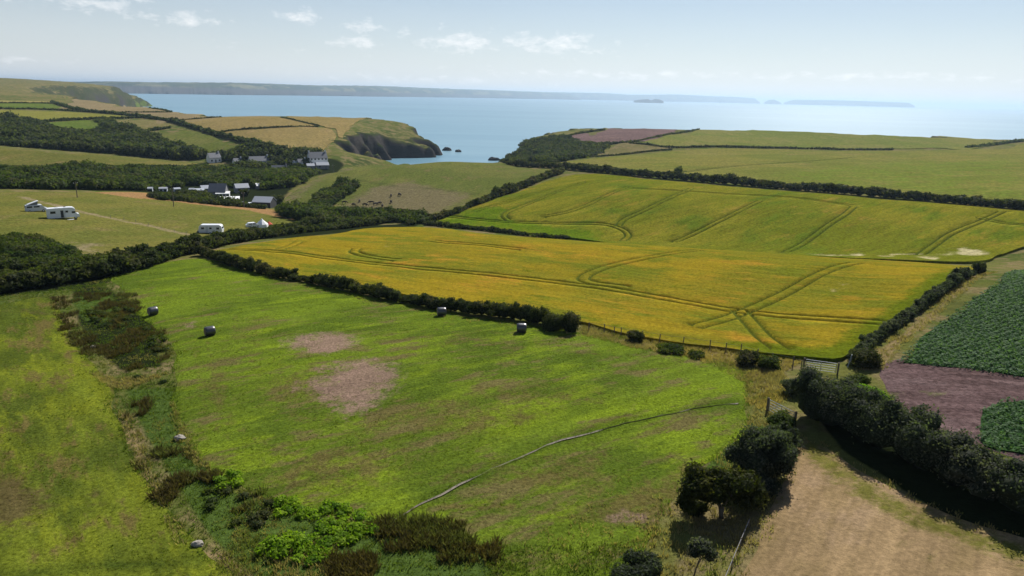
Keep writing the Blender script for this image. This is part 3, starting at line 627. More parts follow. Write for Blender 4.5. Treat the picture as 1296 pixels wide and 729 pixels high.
ff('stubble_field', 'pinkish tan field behind the hedged lane', [(82, 131.5), (165, 132.8), (214, 141.8), (142, 142), (105, 139)], *TAN, sp=14)
ff('green_field', 'green clifftop field beyond the tan field', [(172, 133), (205, 134.6), (253, 139), (262, 142.5), (218, 142.2)], *GRN, sp=14)
ff('cereal_field', 'pale yellow-green field at the valley top', [(-60, 139.5), (0, 139.6), (76, 141.6), (130, 145), (176, 148.8), (118, 150.5), (62, 152.5), (25, 155), (-60, 153)], (.18, .17, .036), (.16, .158, .032), (.20, .175, .048))
ff('green_field', 'small bright green field set in the dark wood', [(63, 158), (70, 155), (117, 153), (138, 166), (100, 166.5), (76, 168), (62, 168)], *GRN, sp=6)
ff('rough_field', 'brown-green field beside the lane hedge', [(131, 153), (193, 152.6), (214, 161), (178, 166), (155, 160)], (.17, .14, .06), (.14, .13, .045), (.20, .15, .07), sp=7)
ff('pasture', 'green pasture sloping down to the village', [(165, 169.5), (203, 171.8), (240, 165.8), (283, 179.5), (303, 189), (278, 195), (240, 191.5), (216, 182)], (.125, .125, .036), (.095, .112, .025), (.145, .125, .05), sp=5)
ff('cereal_field', 'pale field strip below the distant headland', [(-60, 127), (0, 127.4), (57, 128.6), (67, 130.5), (0, 130.5), (-60, 130.2)], (.24, .20, .07), (.21, .19, .06), (.26, .21, .08), sp=14)
ff('green_field', 'green field strip below the distant headland', [(-60, 131.4), (0, 131.6), (66, 131.8), (72, 137.2), (0, 137.6), (-60, 137.6)], *GRN, sp=12)
# potato field, soil headland, stubble on the right
pot_m = field_mat('potato_ground', (.035, .075, .022), (.028, .06, .02), (.05, .09, .03), big=.05, mid=.3, fine=2.5, bump=.1)
POT1 = [(1138, 459), (1160, 437), (1190, 411), (1225, 386), (1262, 362), (1296, 344), (1345, 325), (1345, 488), (1296, 478), (1240, 471), (1190, 465)]
POT2 = [(1243, 522), (1262, 511), (1296, 506), (1345, 512), (1345, 592), (1296, 577), (1258, 570), (1240, 562)]
soil_m = field_mat('bare_soil', (.108, .070, .068), (.085, .056, .053), (.140, .094, .090), big=.06, mid=.35, fine=2.2, rowdir=row_rot((1150, 490), (1296, 500)), row=.5, rowsc=.8, bump=.08, fvar=.6, rows_w=14, hi=(.125, .085, .082), m3=(.10, .11, .04))
def soil_mask(X, Y, m): m[:, 1] = np.maximum(ell(X, Y, (1180, 498), 40, 5) * .6, ell(X, Y, (1130, 505), 10, 30) * .6)
sheet('bare_soil', 'bare purple-brown soil headland between the potato beds', [(1112, 466), (1138, 454), (1200, 460), (1345, 480), (1345, 610), (1296, 585), (1230, 562), (1170, 548), (1130, 536), (1124, 500)], 1.0, .04, soil_m, maskfn=soil_mask, micro=(.16, 2.2))
sheet('potato_field', 'dark green leafy potato crop beside the barley', POT1, 1.2, .14, pot_m, smooth_poly=False)
sheet('potato_field', 'smaller green potato bed in the corner of the bare soil', POT2, 1.0, .14, pot_m, smooth_poly=False)
stub_m = field_mat('cut_stubble', (.255, .178, .094), (.205, .146, .072), (.150, .124, .045), big=.06, mid=.3, fine=2.8, rowdir=row_rot((1030, 570), (935, 729)), row=.34, rowsc=.9, m3=(.105, .105, .020), bump=.05, fvar=.32, rows_w=22, cthr=(.57, .68), hi=(.275, .193, .112))
def st_mask(X, Y, m):
    m[:, 1] = np.maximum(np.exp(-(seg_dist(X, Y, px_line([(1035, 575), (1090, 620), (1160, 655), (1250, 690), (1330, 715)])) / 1.6) ** 2) * .75, ell(X, Y, (1180, 670), 60, 14) * .7)
    m[:, 1] = np.maximum(m[:, 1], ell(X, Y, (1025, 565), 22, 12) * .9)
sheet('stubble_field', 'pale straw stubble field with swath lines below the tall hedge', [(1008, 556), (1040, 566), (1105, 605), (1205, 652), (1300, 684), (1352, 704), (1350, 860), (860, 860), (905, 780), (935, 729), (958, 692), (984, 625), (1000, 585)], .8, .05, stub_m, maskfn=st_mask, micro=(.14, 2))
print('fields', round(time.time() - T0, 1))

# ditch with pale mud crossing the meadow
def strip(name, label, L, hw, off, mat, cat, sag=0.0, dz=0.0):
    W = hw if isinstance(hw, np.ndarray) else np.full(len(L), hw); V = []
    d = np.gradient(L, axis=0); nr = np.stack([-d[:, 1], d[:, 0]], -1); nr /= np.linalg.norm(nr, axis=1, keepdims=True)
    cols = (-1, -.5, 0, .5, 1)
    for k in cols:
        p = L + nr * (W * k)[:, None]; V.append(np.stack([p[:, 0], p[:, 1], H(p[:, 0], p[:, 1]) + off - sag * (1 - k * k)], -1))
    V = np.stack(V, 1).reshape(-1, 3); n = len(L); F = np.array([(i * 5 + k, i * 5 + k + 1, (i + 1) * 5 + k + 1, (i + 1) * 5 + k) for i in range(n - 1) for k in range(4)])
    return tag(np_mesh(name, V, F, mat, True), label, cat, kind='structure')
dl = resample(ditch_line, .35)
wob = fbm(dl[:, 0], dl[:, 1], 3.0, 3, 61); dl = dl + (np.stack([wob, fbm(dl[:, 0], dl[:, 1], 2, 2, 62)], -1) - .5) * .5
mud = plain_mat('wet_mud', (.165, .138, .095), .7, .5, 1.2, .4, bump=.1)
hw = np.clip((fbm(dl[:, 0], dl[:, 1], 5, 3, 63) - .43) * .8, .03, .11) * np.clip(np.linspace(.1, 6, len(dl)), 0, 1)
strip('ditch', 'thin muddy ditch running across the mown meadow', dl, hw, .12, mud, 'ditch', sag=.05)

# ------------------------------------------------------------------ foliage
_ico = None
def ico(sub=1):
    bm = bmesh.new(); bmesh.ops.create_icosphere(bm, subdivisions=sub, radius=1); V = np.array([v.co[:] for v in bm.verts]); F = np.array([[v.index for v in f.verts] for f in bm.faces]); bm.free(); return V, F
ICO1 = ico(1); ICO2 = ico(2)
def leaf_cloud(blobs, leaf, dens, core=.8, up=-.25, lump=.25, droop=.6, elong=1.5):
    """blobs (n,6): centre and radii. returns V, quads, tris, v attribute: leaf faces through the outer shell of every blob plus a lumpy core"""
    B = np.asarray(blobs, float); Vs = []; Qs = []; Ts = []; At = []; base = 0
    rm = (B[:, 3] * B[:, 4] + B[:, 3] * B[:, 5] + B[:, 4] * B[:, 5]) / 3
    cnt = np.maximum(6, (4 * math.pi * rm * .75 * dens)).astype(int)
    idx = np.repeat(np.arange(len(B)), cnt); N = len(idx)
    d = rng.normal(size=(N, 3)); d /= np.linalg.norm(d, axis=1, keepdims=True); d[:, 2] = np.where(d[:, 2] < up, -d[:, 2], d[:, 2])
    c = B[idx, :3]; r = B[idx, 3:]
    lum = 1 + lump * (2 * vnoise(d[:, 0] * 2 + idx * 3.1, d[:, 1] * 2 + d[:, 2] * 2.3 + idx * 1.7, .9) - 1)
    rad = np.where(rng.random(N) < .8, rng.uniform(.82, 1.06, N), rng.uniform(.55, .9, N)) * lum; spr = rng.random(N) < .07; rad = np.where(spr, rad * rng.uniform(1.1, 1.38, N), rad)
    p = c + d * r * rad[:, None]
    nrm = d + rng.normal(size=(N, 3)) * droop; nrm /= np.linalg.norm(nrm, axis=1, keepdims=True)
    t = np.cross(nrm, rng.normal(size=(N, 3))); t /= np.linalg.norm(t, axis=1, keepdims=True); b = np.cross(nrm, t)
    L = leaf * rng.uniform(.6, 1.3, N)[:, None]
    q = np.stack([p - t * L * .5 * elong, p - b * L * .42, p + t * L * .5 * elong, p + b * L * .42], 1).reshape(-1, 3)
    Vs.append(q); Qs.append(np.arange(N * 4).reshape(-1, 4)); base = N * 4
    # inner shade put into the tone: dark core and inner leaves, lighter rim
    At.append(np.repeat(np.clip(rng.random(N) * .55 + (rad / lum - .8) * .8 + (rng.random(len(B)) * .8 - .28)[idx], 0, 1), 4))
    if core:
        iv, fi = ICO1
        for k in range(len(B)):
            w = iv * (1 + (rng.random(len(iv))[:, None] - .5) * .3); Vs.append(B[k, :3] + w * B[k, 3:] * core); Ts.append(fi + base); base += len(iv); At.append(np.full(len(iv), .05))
    sp_ = rng.random(len(B)); Hs = np.concatenate([np.repeat(sp_[idx], 4)] + ([np.repeat(sp_, len(ICO1[0]))] if core else []))
    V = np.vstack(Vs); fl = [np.vstack(Qs)] + ([np.vstack(Ts)] if Ts else [])
    return V, fl, np.concatenate(At), Hs
def foliage_obj(name, blobs, leaf, dens, mat, parent=None, **k):
    V, fl, a, hs = leaf_cloud(blobs, leaf, dens, **k); return np_mesh(name, V, fl, mat, False, {'v': a, 'species': hs}, parent)
def path_blobs(L, w, h, step=.45, gap=None, wvar=.35, hvar=.35, z0=.0, seed=1, nsub=3):
    Q = resample(L, step * w); Q = Q + rng.normal(size=Q.shape) * w * .10
    n_ = fbm(Q[:, 0], Q[:, 1], w * 3.5, 3, seed); n2 = vnoise(Q[:, 0], Q[:, 1], w * 1.3, seed + 9)
    s = np.clip(1 + (n_ - .5) * 2 * hvar + (n2 - .5) * hvar, .45, 1.7)
    out = []
    for (x, y), k in zip(Q, s):
        if gap is not None and vnoise(np.array([x]), np.array([y]), w * 2.2, seed + 20)[0] < gap: continue
        hh = h * k * random.uniform(.85, 1.12); ww = w * (1 + (k - 1) * wvar) * random.uniform(.8, 1.2)
        g_ = H1(x, y) + z0; out.append((x, y, g_ + hh * .42, ww * .46, ww * .46, hh * .52))
        for _ in range(nsub):
            r_ = random.uniform(.15, .29); out.append((x + random.uniform(-.36, .36) * ww, y + random.uniform(-.36, .36) * ww, g_ + hh * random.uniform(.35, .92), ww * r_, ww * r_, hh * r_))
    return out
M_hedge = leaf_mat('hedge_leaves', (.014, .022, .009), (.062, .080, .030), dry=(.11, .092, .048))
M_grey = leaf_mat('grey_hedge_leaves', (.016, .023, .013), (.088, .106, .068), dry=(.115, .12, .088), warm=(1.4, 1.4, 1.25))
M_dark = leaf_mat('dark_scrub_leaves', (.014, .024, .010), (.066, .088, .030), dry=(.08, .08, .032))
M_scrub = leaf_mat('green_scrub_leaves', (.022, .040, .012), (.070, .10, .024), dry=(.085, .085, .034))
M_bright = leaf_mat('bracken_fronds', (.085, .165, .014), (.17, .29, .025), trans=.5)
M_wood = leaf_mat('wood_leaves', (.020, .032, .016), (.072, .094, .038), dry=(.09, .098, .042))
M_tree = leaf_mat('thorn_tree_leaves', (.012, .020, .006), (.056, .068, .018), dry=(.08, .076, .028))
M_pot = leaf_mat('potato_leaves', (.055, .105, .046), (.145, .225, .105), trans=.45, warm=(1.3, 1.3, 1.1))
M_bark = plain_mat('bark', (.10, .08, .06), .9, .4, 6, .2, bump=.02)
M_rush = leaf_mat('brown_rushes', (.050, .040, .018), (.15, .115, .050), dry=(.13, .14, .045), trans=.4)
M_drygrass = leaf_mat('dry_grass_blades', (.24, .18, .085), (.44, .35, .19), dry=(.17, .19, .05), trans=.5)
M_grassb = leaf_mat('grass_blades', (.085, .115, .010), (.17, .20, .015), dry=(.17, .14, .04), trans=.5)
M_rank = leaf_mat('rank_grass_blades', (.07, .11, .018), (.165, .215, .035), dry=(.27, .22, .09), trans=.5)

def hedge(label, pts, w, h, mat, leaf=None, dens=None, gap=None, group=None, name='hedge', step=.42, **k):
    L = px_line(pts, 1.0) if not isinstance(pts, np.ndarray) else pts
    D = float(np.hypot(*L.mean(0))); leaf = leaf or max(.13, D * .0021); dens = dens or min(90, 1.5 / leaf ** 2)
    bl = path_blobs(L, w, h, gap=gap, step=step, seed=len(L), **k)
    o = foliage_obj(name, bl, leaf, dens, mat); return tag(o, label, 'hedge', group)
def bush(label, u, v, w, h, mat, name='bush', n=7, leaf=None, group=None, cat='bush'):
    g = G(u, v); D = float(np.hypot(g[0], g[1])); leaf = leaf or max(.12, D * .0019)
    bl = [(random.uniform(-.28, .28) * w, random.uniform(-.28, .28) * w, h * random.uniform(.32, .62), w * random.uniform(.24, .36), w * random.uniform(.24, .36), h * random.uniform(.3, .4)) for _ in range(n)]
    bl += [(random.uniform(-.22, .22) * w, random.uniform(-.22, .22) * w, h * .16, w * random.uniform(.26, .34), w * random.uniform(.26, .34), h * .24) for _ in range(4)]
    o = foliage_obj(name, bl, leaf, min(100, 1.5 / leaf ** 2), mat); o.location = (g[0], g[1], g[2] - .05); return tag(o, label, cat, group)
def scatter(poly, n, minsd=0.0):
    P = pix_poly(poly); lo, hi = P.min(0), P.max(0); x = rng.uniform(lo[0], hi[0], n * 6); y = rng.uniform(lo[1], hi[1], n * 6); k = poly_sd(x, y, P) > minsd
    return x[k][:n], y[k][:n]
def thicket(name, label, polys, mat, size, h, cat, dens=None, leaf=None, kind='stuff', cover=1.0, hv=.5):
    bl = []
    for poly in polys:
        P = pix_poly(poly); lo, hi = P.min(0), P.max(0); st = size * .62
        gx, gy = np.meshgrid(np.arange(lo[0], hi[0] + st, st), np.arange(lo[1], hi[1] + st, st)); gx = gx.ravel() + rng.uniform(-.5, .5, gx.size) * st; gy = gy.ravel() + rng.uniform(-.5, .5, gy.size) * st
        k = (poly_sd(gx, gy, P) > -st * .2) & (rng.random(gx.size) < cover)
        for x, y in zip(gx[k], gy[k]):
            nz = vnoise(np.array([x]), np.array([y]), size * 3, 71)[0]; f = (1 - hv) + 2 * hv * nz * random.uniform(.8, 1.2); r = size * .5 * random.uniform(.7, 1.25) * (.75 + .5 * f * .5)
            bl.append((x, y, H1(x, y) + h * f * .4, r, r, h * f * .6))
    if not bl: print('EMPTY', label); return
    B = np.array(bl); D = float(np.hypot(B[:, 0].mean(), B[:, 1].mean())); leaf = leaf or max(.13, D * .0022)
    o = foliage_obj(name, B, leaf, dens or min(80, 1.35 / leaf ** 2), mat); print(label, len(B), leaf)
    return tag(o, label, cat, kind=kind)
def tufts(name, label, xy, h, spread, blades, mat, cat, width=.05, parent=None, kind='stuff', lean=.5, zoff=0.0):
    """clumps of bent grass blades: each blade two triangles"""
    x, y = xy; n_ = len(x); z = H(x, y) + zoff; k = blades
    hh = np.repeat(h * rng.uniform(.55, 1.3, n_), k) * rng.uniform(.7, 1.15, n_ * k)
    a = rng.uniform(0, 2 * math.pi, n_ * k); rr = np.abs(rng.normal(size=n_ * k)) * spread * .5
    bx_ = np.repeat(x, k) + np.cos(a) * rr; by_ = np.repeat(y, k) + np.sin(a) * rr; bz = np.repeat(z, k) - .02
    ln = lean * hh * rng.uniform(.2, 1.0, n_ * k); tx = bx_ + np.cos(a) * ln; ty = by_ + np.sin(a) * ln; tz = bz + hh
    px, py = -np.sin(a + rng.normal(size=n_ * k) * .8), np.cos(a + rng.normal(size=n_ * k) * .8); w = width * rng.uniform(.6, 1.3, n_ * k)
    mx, my, mz = bx_ * .55 + tx * .45 - np.cos(a) * ln * .12, by_ * .55 + ty * .45 - np.sin(a) * ln * .12, bz + hh * .6
    V = np.stack([np.stack([bx_ - px * w, by_ - py * w, bz], -1), np.stack([bx_ + px * w, by_ + py * w, bz], -1), np.stack([mx + px * w * .8, my + py * w * .8, mz], -1), np.stack([tx, ty, tz], -1), np.stack([mx - px * w * .8, my - py * w * .8, mz], -1)], 1).reshape(-1, 3)
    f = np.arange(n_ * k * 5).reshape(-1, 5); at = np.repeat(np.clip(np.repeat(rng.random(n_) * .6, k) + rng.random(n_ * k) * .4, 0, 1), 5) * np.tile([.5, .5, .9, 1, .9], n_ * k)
    o = np_mesh(name, V, f, mat, False, {'v': at}, parent); return tag(o, label, cat, kind=kind)

# hedges near and far
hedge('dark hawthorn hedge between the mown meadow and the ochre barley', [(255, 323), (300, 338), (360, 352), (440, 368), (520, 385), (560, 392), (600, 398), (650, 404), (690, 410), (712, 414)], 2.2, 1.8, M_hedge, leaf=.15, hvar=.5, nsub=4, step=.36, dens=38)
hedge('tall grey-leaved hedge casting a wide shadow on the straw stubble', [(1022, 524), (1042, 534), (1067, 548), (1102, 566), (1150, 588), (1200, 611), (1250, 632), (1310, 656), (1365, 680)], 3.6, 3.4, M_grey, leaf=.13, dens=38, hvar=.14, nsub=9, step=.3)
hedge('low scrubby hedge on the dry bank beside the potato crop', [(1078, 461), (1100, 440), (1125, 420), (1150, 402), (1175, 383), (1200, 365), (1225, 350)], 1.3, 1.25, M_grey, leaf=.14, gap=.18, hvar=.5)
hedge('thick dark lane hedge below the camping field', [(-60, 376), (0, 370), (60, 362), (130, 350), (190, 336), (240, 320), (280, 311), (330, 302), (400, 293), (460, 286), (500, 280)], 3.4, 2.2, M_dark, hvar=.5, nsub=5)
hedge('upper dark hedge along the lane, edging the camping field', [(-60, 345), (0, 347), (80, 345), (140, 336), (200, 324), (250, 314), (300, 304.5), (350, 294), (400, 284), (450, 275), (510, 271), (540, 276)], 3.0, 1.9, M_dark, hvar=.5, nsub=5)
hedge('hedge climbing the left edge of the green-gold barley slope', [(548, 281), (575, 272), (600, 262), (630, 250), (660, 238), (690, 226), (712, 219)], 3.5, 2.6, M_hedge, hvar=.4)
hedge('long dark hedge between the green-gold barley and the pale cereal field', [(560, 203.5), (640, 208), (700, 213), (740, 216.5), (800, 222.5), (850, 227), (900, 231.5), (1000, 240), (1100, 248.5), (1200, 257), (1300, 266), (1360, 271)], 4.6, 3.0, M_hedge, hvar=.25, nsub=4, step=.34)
hedge('dark strip of rushes and brambles at the bottom of the barley slope', [(538, 284), (580, 289), (620, 293), (660, 298), (716, 303)], 2.4, 1.2, M_dark)
FH = 'hedges between the distant fields'
for lab, pts, w, h in [
    ('hedge along the seaward edge of the ploughed field', [(714, 174), (740, 168.5), (765, 165), (820, 162.4), (880, 162.6), (900, 163.3)], 5, 3.0),
    ('hedge below the purple ploughed field', [(718, 175.5), (740, 182), (770, 183), (795, 180.5)], 5, 3.0),
    ('hedge between the ploughed field and the green clifftop field', [(884, 164.5), (850, 170.5), (820, 176.5), (797, 181)], 4, 2.4),
    ('hedge below the flat green clifftop field', [(797, 182), (820, 184), (850, 187.5), (900, 186.5), (950, 187.6), (1000, 188.4), (1060, 190), (1130, 190.2)], 4.5, 2.6),
    ('hedge between the small tan field and the pale cereal field', [(745, 199.5), (780, 197), (818, 192.5), (850, 190)], 3, 1.8),
    ('hedge corner at the right end of the clifftop field', [(1225, 187.5), (1250, 185), (1275, 181.5), (1300, 178.5), (1345, 174)], 6, 3.2),
    ('thin hedge along the cliff top right of the cove', [(1000, 164.8), (1050, 165.4), (1100, 166), (1200, 167), (1296, 168.4)], 4, 1.6),
    ('hedge between two golden headland fields', [(356, 149.5), (380, 154.6), (404, 160)], 3, 1.8),
    ('hedge above the lower golden headland field', [(276, 168.5), (290, 166), (330, 162.8), (402, 161)], 4, 2.0),
    ('clifftop hedge at the seaward edge of the golden fields', [(262, 144.5), (330, 145.2), (400, 146.2), (450, 147.5), (490, 151)], 4, 2.0),
    ('dark hedged lane running down behind the wood to the village', [(66, 130), (100, 140), (140, 144.5), (180, 149), (215, 154), (240, 161), (265, 169), (300, 178), (330, 186), (365, 195), (400, 197.5)], 8, 5.0),
    ('hedge above the pale yellow-green field', [(-60, 138.4), (0, 138.2), (60, 139.2), (110, 142.2)], 5, 2.6),
    ('hedge between the two strips below the distant headland', [(-60, 130.8), (0, 131), (66, 131.3)], 4, 2.0),
    ('hedge below the green clifftop field', [(142, 142.8), (216, 142.6), (262, 143)], 4, 2.0),
    ('hedge between the tan field and the green clifftop field', [(166, 132.4), (190, 137), (216, 142)], 4, 2.0),
    ('hedge below the pale yellow-green field', [(10, 156.5), (62, 154), (118, 151.3), (178, 149.6)], 6, 3.5),
    ('hedge below the brown-green field', [(178, 167.5), (198, 165), (216, 162)], 6, 3.2),
    ('hedge across the tan strip field', [(222, 153), (250, 151), (280, 148.8)], 3, 1.8)]:
    hedge(lab, pts, w * .58, h * .62, M_hedge if w < 6 else M_wood, group=FH, nsub=0 if w < 6 else 1, step=.62)
# dark scrub and woods: one mass each
thicket('scrub', 'dark bramble scrub at the left beside the lane', [[(-60, 302), (20, 304), (60, 312), (110, 332), (130, 345), (60, 352), (-60, 360)]], M_scrub, 3.2, 1.9, 'scrub')
thicket('scrub', 'dark green scrub filling the valley behind the camping field', [[(-60, 213), (30, 214), (100, 213), (180, 211), (250, 214), (290, 216), (300, 224), (270, 232), (230, 236), (185, 241), (100, 240.5), (-60, 240)]], M_scrub, 5.5, 3.0, 'scrub', cover=.8, hv=.7)
thicket('scrub', 'green scrub with bracken on the lower village slope', [[(255, 216), (330, 214), (400, 220), (380, 234), (345, 240), (310, 238), (280, 236), (240, 234)]], M_scrub, 6, 3.0, 'scrub', cover=.75)
thicket('scrub', 'bushy green gully on the side of the pasture hill', [[(392, 262), (410, 244), (436, 236), (452, 236), (440, 248), (414, 265), (375, 268)], [(355, 268), (392, 268), (420, 272), (470, 272), (500, 278), (460, 284), (400, 284), (360, 276)], [(480, 272), (530, 276), (545, 282), (520, 284), (470, 280)]], M_scrub, 4.2, 3.0, 'scrub')
thicket('wood', 'dark wood filling the valley left of the village', [[(-60, 155), (0, 153), (30, 156), (58, 158), (60, 169), (100, 170), (140, 168), (122, 153), (130, 153), (158, 166), (190, 172), (212, 183), (235, 193), (262, 200), (228, 203), (153, 196), (60, 189), (0, 184), (-60, 182)]], M_wood, 7.5, 5.0, 'wood', hv=.65)
thicket('wood', 'dark trees between the golden field and the village', [[(262, 199), (300, 191), (330, 188), (370, 197), (405, 198), (400, 203), (330, 203), (285, 206)], [(300, 214), (330, 213), (345, 216), (320, 220)], [(340, 206), (385, 206), (388, 211), (345, 212)]], M_wood, 6, 4.6, 'wood', hv=.6)
thicket('scrub', 'dark scrub on the slope beside the cove', [[(638, 206), (648, 194), (668, 182), (690, 175), (716, 174), (735, 183), (770, 184), (740, 200), (700, 207)]], M_dark, 7, 2.8, 'scrub', cover=.8)
thicket('scrub', 'bramble edge below the farm at the top of the camping field', [[(188, 250), (215, 249), (255, 253), (300, 260), (345, 266), (300, 262), (250, 257.5), (200, 253)], [(228, 246), (262, 246), (262, 253), (235, 252)]], M_dark, 3.2, 2.0, 'scrub')
# single bushes
for lab, u, v, w, h, m in [
    ('round dark bush at the end of the meadow hedge, beside the bale', 697, 417, 2.6, 2.2, M_hedge), ('upright dark bush where the meadow hedge ends', 721, 420, 2.3, 2.7, M_hedge),
    ('dark bush among fence posts on the dry bank', 803, 432, 2.1, 1.3, M_hedge), ('low green bramble on the dry bank', 848, 446, 2.6, .9, M_scrub), ('small bramble below the dry bank', 883, 452, 1.8, .8, M_scrub),
    ('dark thorn bush by the last fence post before the gate', 948, 462, 2.6, 1.7, M_hedge), ('thin bush next to the thorn bush before the gate', 972, 466, 2.2, 1.4, M_scrub),
    ('round bush beside the open end of the barley gate', 1092, 463, 3.2, 1.9, M_hedge), ('dark round bush at the top of the dry bank by the potato crop', 1237, 347, 1.9, 2.0, M_hedge),
    ('bright green bramble mound beside the bare soil', 1103, 512, 3.8, 1.7, M_bright), ('olive bramble clump in front of the bright green mound', 1083, 488, 2.2, 1.3, M_scrub),
    ('lone round bush on the pasture hill gully', 447, 243, 3.4, 3.0, M_dark), ('dark bush at the foot of the pasture hedge', 500, 277, 4.5, 3.4, M_dark), ('bush on the far slope hedge of the barley', 630, 246, 4, 3.6, M_dark),
    ('large round bush in the scrub behind the camping field', 54, 232, 9, 6, M_wood), ('dark tree clump above the village pasture', 226, 189, 6, 6, M_wood), ('dark round tree beside the white cottage', 281, 201, 6, 6, M_wood),
    ('dark bush by the farm shed', 352, 259, 6, 4.2, M_wood), ('round bush on the pale cereal field hedge', 858, 223, 4, 4.5, M_scrub), ('small heathery shrub below the leaning thorn tree', 815, 722, 2.2, 1.1, M_grey),
    ('grey shrub near the bottom of the rough bank', 795, 735, 2.0, .9, M_grey), ('low dark bush joining the thorn tree to the ivy-clad tree', 944, 634, 2.8, 1.7, M_tree), ('dark bush at the foot of the ivy-clad tree by the stubble', 962, 622, 2.6, 1.5, M_grey), ('leafy bush between the ivy-clad tree and the lower gate', 984, 562, 2.8, 1.8, M_grey), ('low bush under the left side of the thorn tree', 880, 648, 1.5, .9, M_tree), ('weedy shrub beside the lower gate', 985, 540, 2.2, 1.4, M_scrub), ('grey bush beside the gate in the bank', 1005, 500, 2.4, 1.5, M_grey)]:
    bush(lab, u, v, w, h, m)

# trees
def limb_mesh(bm, pts, r0, r1):
    n_ = len(pts)
    for i in range(n_ - 1):
        a = r0 + (r1 - r0) * i / (n_ - 1); b = r0 + (r1 - r0) * (i + 1) / (n_ - 1); tube(bm, pts[i], pts[i + 1], a, b, 7)
def tree(label, u, v, blobs, limbs, mat, leaf=.13, dens=75, name='thorn_tree'):
    g = G(u, v); t = empty(name, (g[0], g[1], g[2] - .05)); bm = bmesh.new()
    for pts, r0, r1 in limbs: limb_mesh(bm, pts, r0, r1)
    bm_obj('trunk', bm, M_bark, t, True)
    c = foliage_obj('crown', blobs, leaf, dens, mat, t, core=.72, up=-.7); return tag(t, label, 'tree')
def crown(cx, cy, cz, rx, ry, rz, n_, s):
    o = []
    for _ in range(n_):
        d = rng.normal(size=3); d /= np.linalg.norm(d); k = random.uniform(.35, .8); f = random.uniform(.75, 1.25) * s
        o.append((cx + d[0] * rx * k, cy + d[1] * ry * k, cz + d[2] * rz * k, f, f, f * .8))
    return o
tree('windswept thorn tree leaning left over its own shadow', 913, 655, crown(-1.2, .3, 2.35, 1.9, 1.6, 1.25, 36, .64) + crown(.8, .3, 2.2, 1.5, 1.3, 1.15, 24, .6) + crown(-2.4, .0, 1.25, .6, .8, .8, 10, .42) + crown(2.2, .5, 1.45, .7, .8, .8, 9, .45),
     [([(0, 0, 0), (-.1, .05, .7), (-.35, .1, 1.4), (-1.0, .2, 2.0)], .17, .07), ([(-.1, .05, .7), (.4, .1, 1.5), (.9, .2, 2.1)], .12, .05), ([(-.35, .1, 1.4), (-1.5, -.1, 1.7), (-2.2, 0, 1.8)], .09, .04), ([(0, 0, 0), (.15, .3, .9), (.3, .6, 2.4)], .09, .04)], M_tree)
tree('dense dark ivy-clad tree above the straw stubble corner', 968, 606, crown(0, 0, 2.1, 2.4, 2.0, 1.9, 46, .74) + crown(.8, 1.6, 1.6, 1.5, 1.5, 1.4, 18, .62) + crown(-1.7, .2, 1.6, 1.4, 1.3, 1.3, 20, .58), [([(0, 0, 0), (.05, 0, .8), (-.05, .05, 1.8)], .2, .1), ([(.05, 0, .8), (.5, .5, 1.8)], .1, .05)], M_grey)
tree('small dark tree growing behind the ivy-clad tree', 990, 572, crown(0, 0, 1.3, 1.1, 1.1, 1.0, 16, .5), [([(0, 0, 0), (0, .05, .7), (.1, .05, 1.3)], .1, .05)], M_grey)
tree('small slender sapling standing in the thorn tree shadow', 878, 729, crown(.35, 0, 1.75, .85, .75, .5, 16, .36), [([(0, 0, 0), (.1, 0, .6), (.3, 0, 1.5)], .05, .03), ([(.1, 0, .6), (.5, .1, 1.5)], .03, .02)], M_grey, leaf=.10)
print('trees', round(time.time() - T0, 1))

# rushes, bracken, rank grass in the hollows: masses nobody could count
def clumpy(xy, sc=2.2, thr=.44):
    k = fbm(xy[0], xy[1], sc, 3, 91) > thr; return xy[0][k], xy[1][k]
def multi_scatter(ps, minsd=0.0): 
    xs, ys = zip(*[scatter(p, n_, minsd) for p, n_ in ps]); return np.concatenate(xs), np.concatenate(ys)
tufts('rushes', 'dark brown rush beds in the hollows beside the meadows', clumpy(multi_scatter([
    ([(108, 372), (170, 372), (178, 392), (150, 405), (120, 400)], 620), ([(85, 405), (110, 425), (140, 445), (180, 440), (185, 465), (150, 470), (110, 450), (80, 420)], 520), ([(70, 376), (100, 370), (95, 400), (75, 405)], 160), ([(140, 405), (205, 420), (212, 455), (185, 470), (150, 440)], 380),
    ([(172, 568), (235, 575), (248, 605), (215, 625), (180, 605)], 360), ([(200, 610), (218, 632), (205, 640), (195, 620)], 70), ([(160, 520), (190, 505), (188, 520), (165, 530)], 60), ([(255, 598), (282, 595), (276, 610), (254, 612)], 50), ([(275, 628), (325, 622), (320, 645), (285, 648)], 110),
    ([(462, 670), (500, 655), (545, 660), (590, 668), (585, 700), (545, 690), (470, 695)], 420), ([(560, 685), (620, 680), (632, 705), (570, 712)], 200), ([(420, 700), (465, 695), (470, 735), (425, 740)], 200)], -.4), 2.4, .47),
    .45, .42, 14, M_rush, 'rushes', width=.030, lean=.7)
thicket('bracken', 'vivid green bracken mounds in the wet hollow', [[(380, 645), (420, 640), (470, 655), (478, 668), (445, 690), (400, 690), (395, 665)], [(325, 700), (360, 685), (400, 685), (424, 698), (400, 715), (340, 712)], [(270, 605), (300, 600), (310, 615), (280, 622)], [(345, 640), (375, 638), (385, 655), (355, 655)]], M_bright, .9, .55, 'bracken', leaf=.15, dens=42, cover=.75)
thicket('brambles', 'low olive brambles between the rush beds', [[(110, 395), (150, 385), (175, 400), (150, 415), (110, 412)], [(170, 410), (205, 420), (212, 450), (190, 440)], [(190, 470), (215, 485), (200, 492), (150, 492), (165, 480)], [(262, 615), (330, 620), (380, 640), (330, 670), (270, 660), (240, 620)]], M_scrub, 1.0, .45, 'brambles', leaf=.13, dens=45, cover=.22)
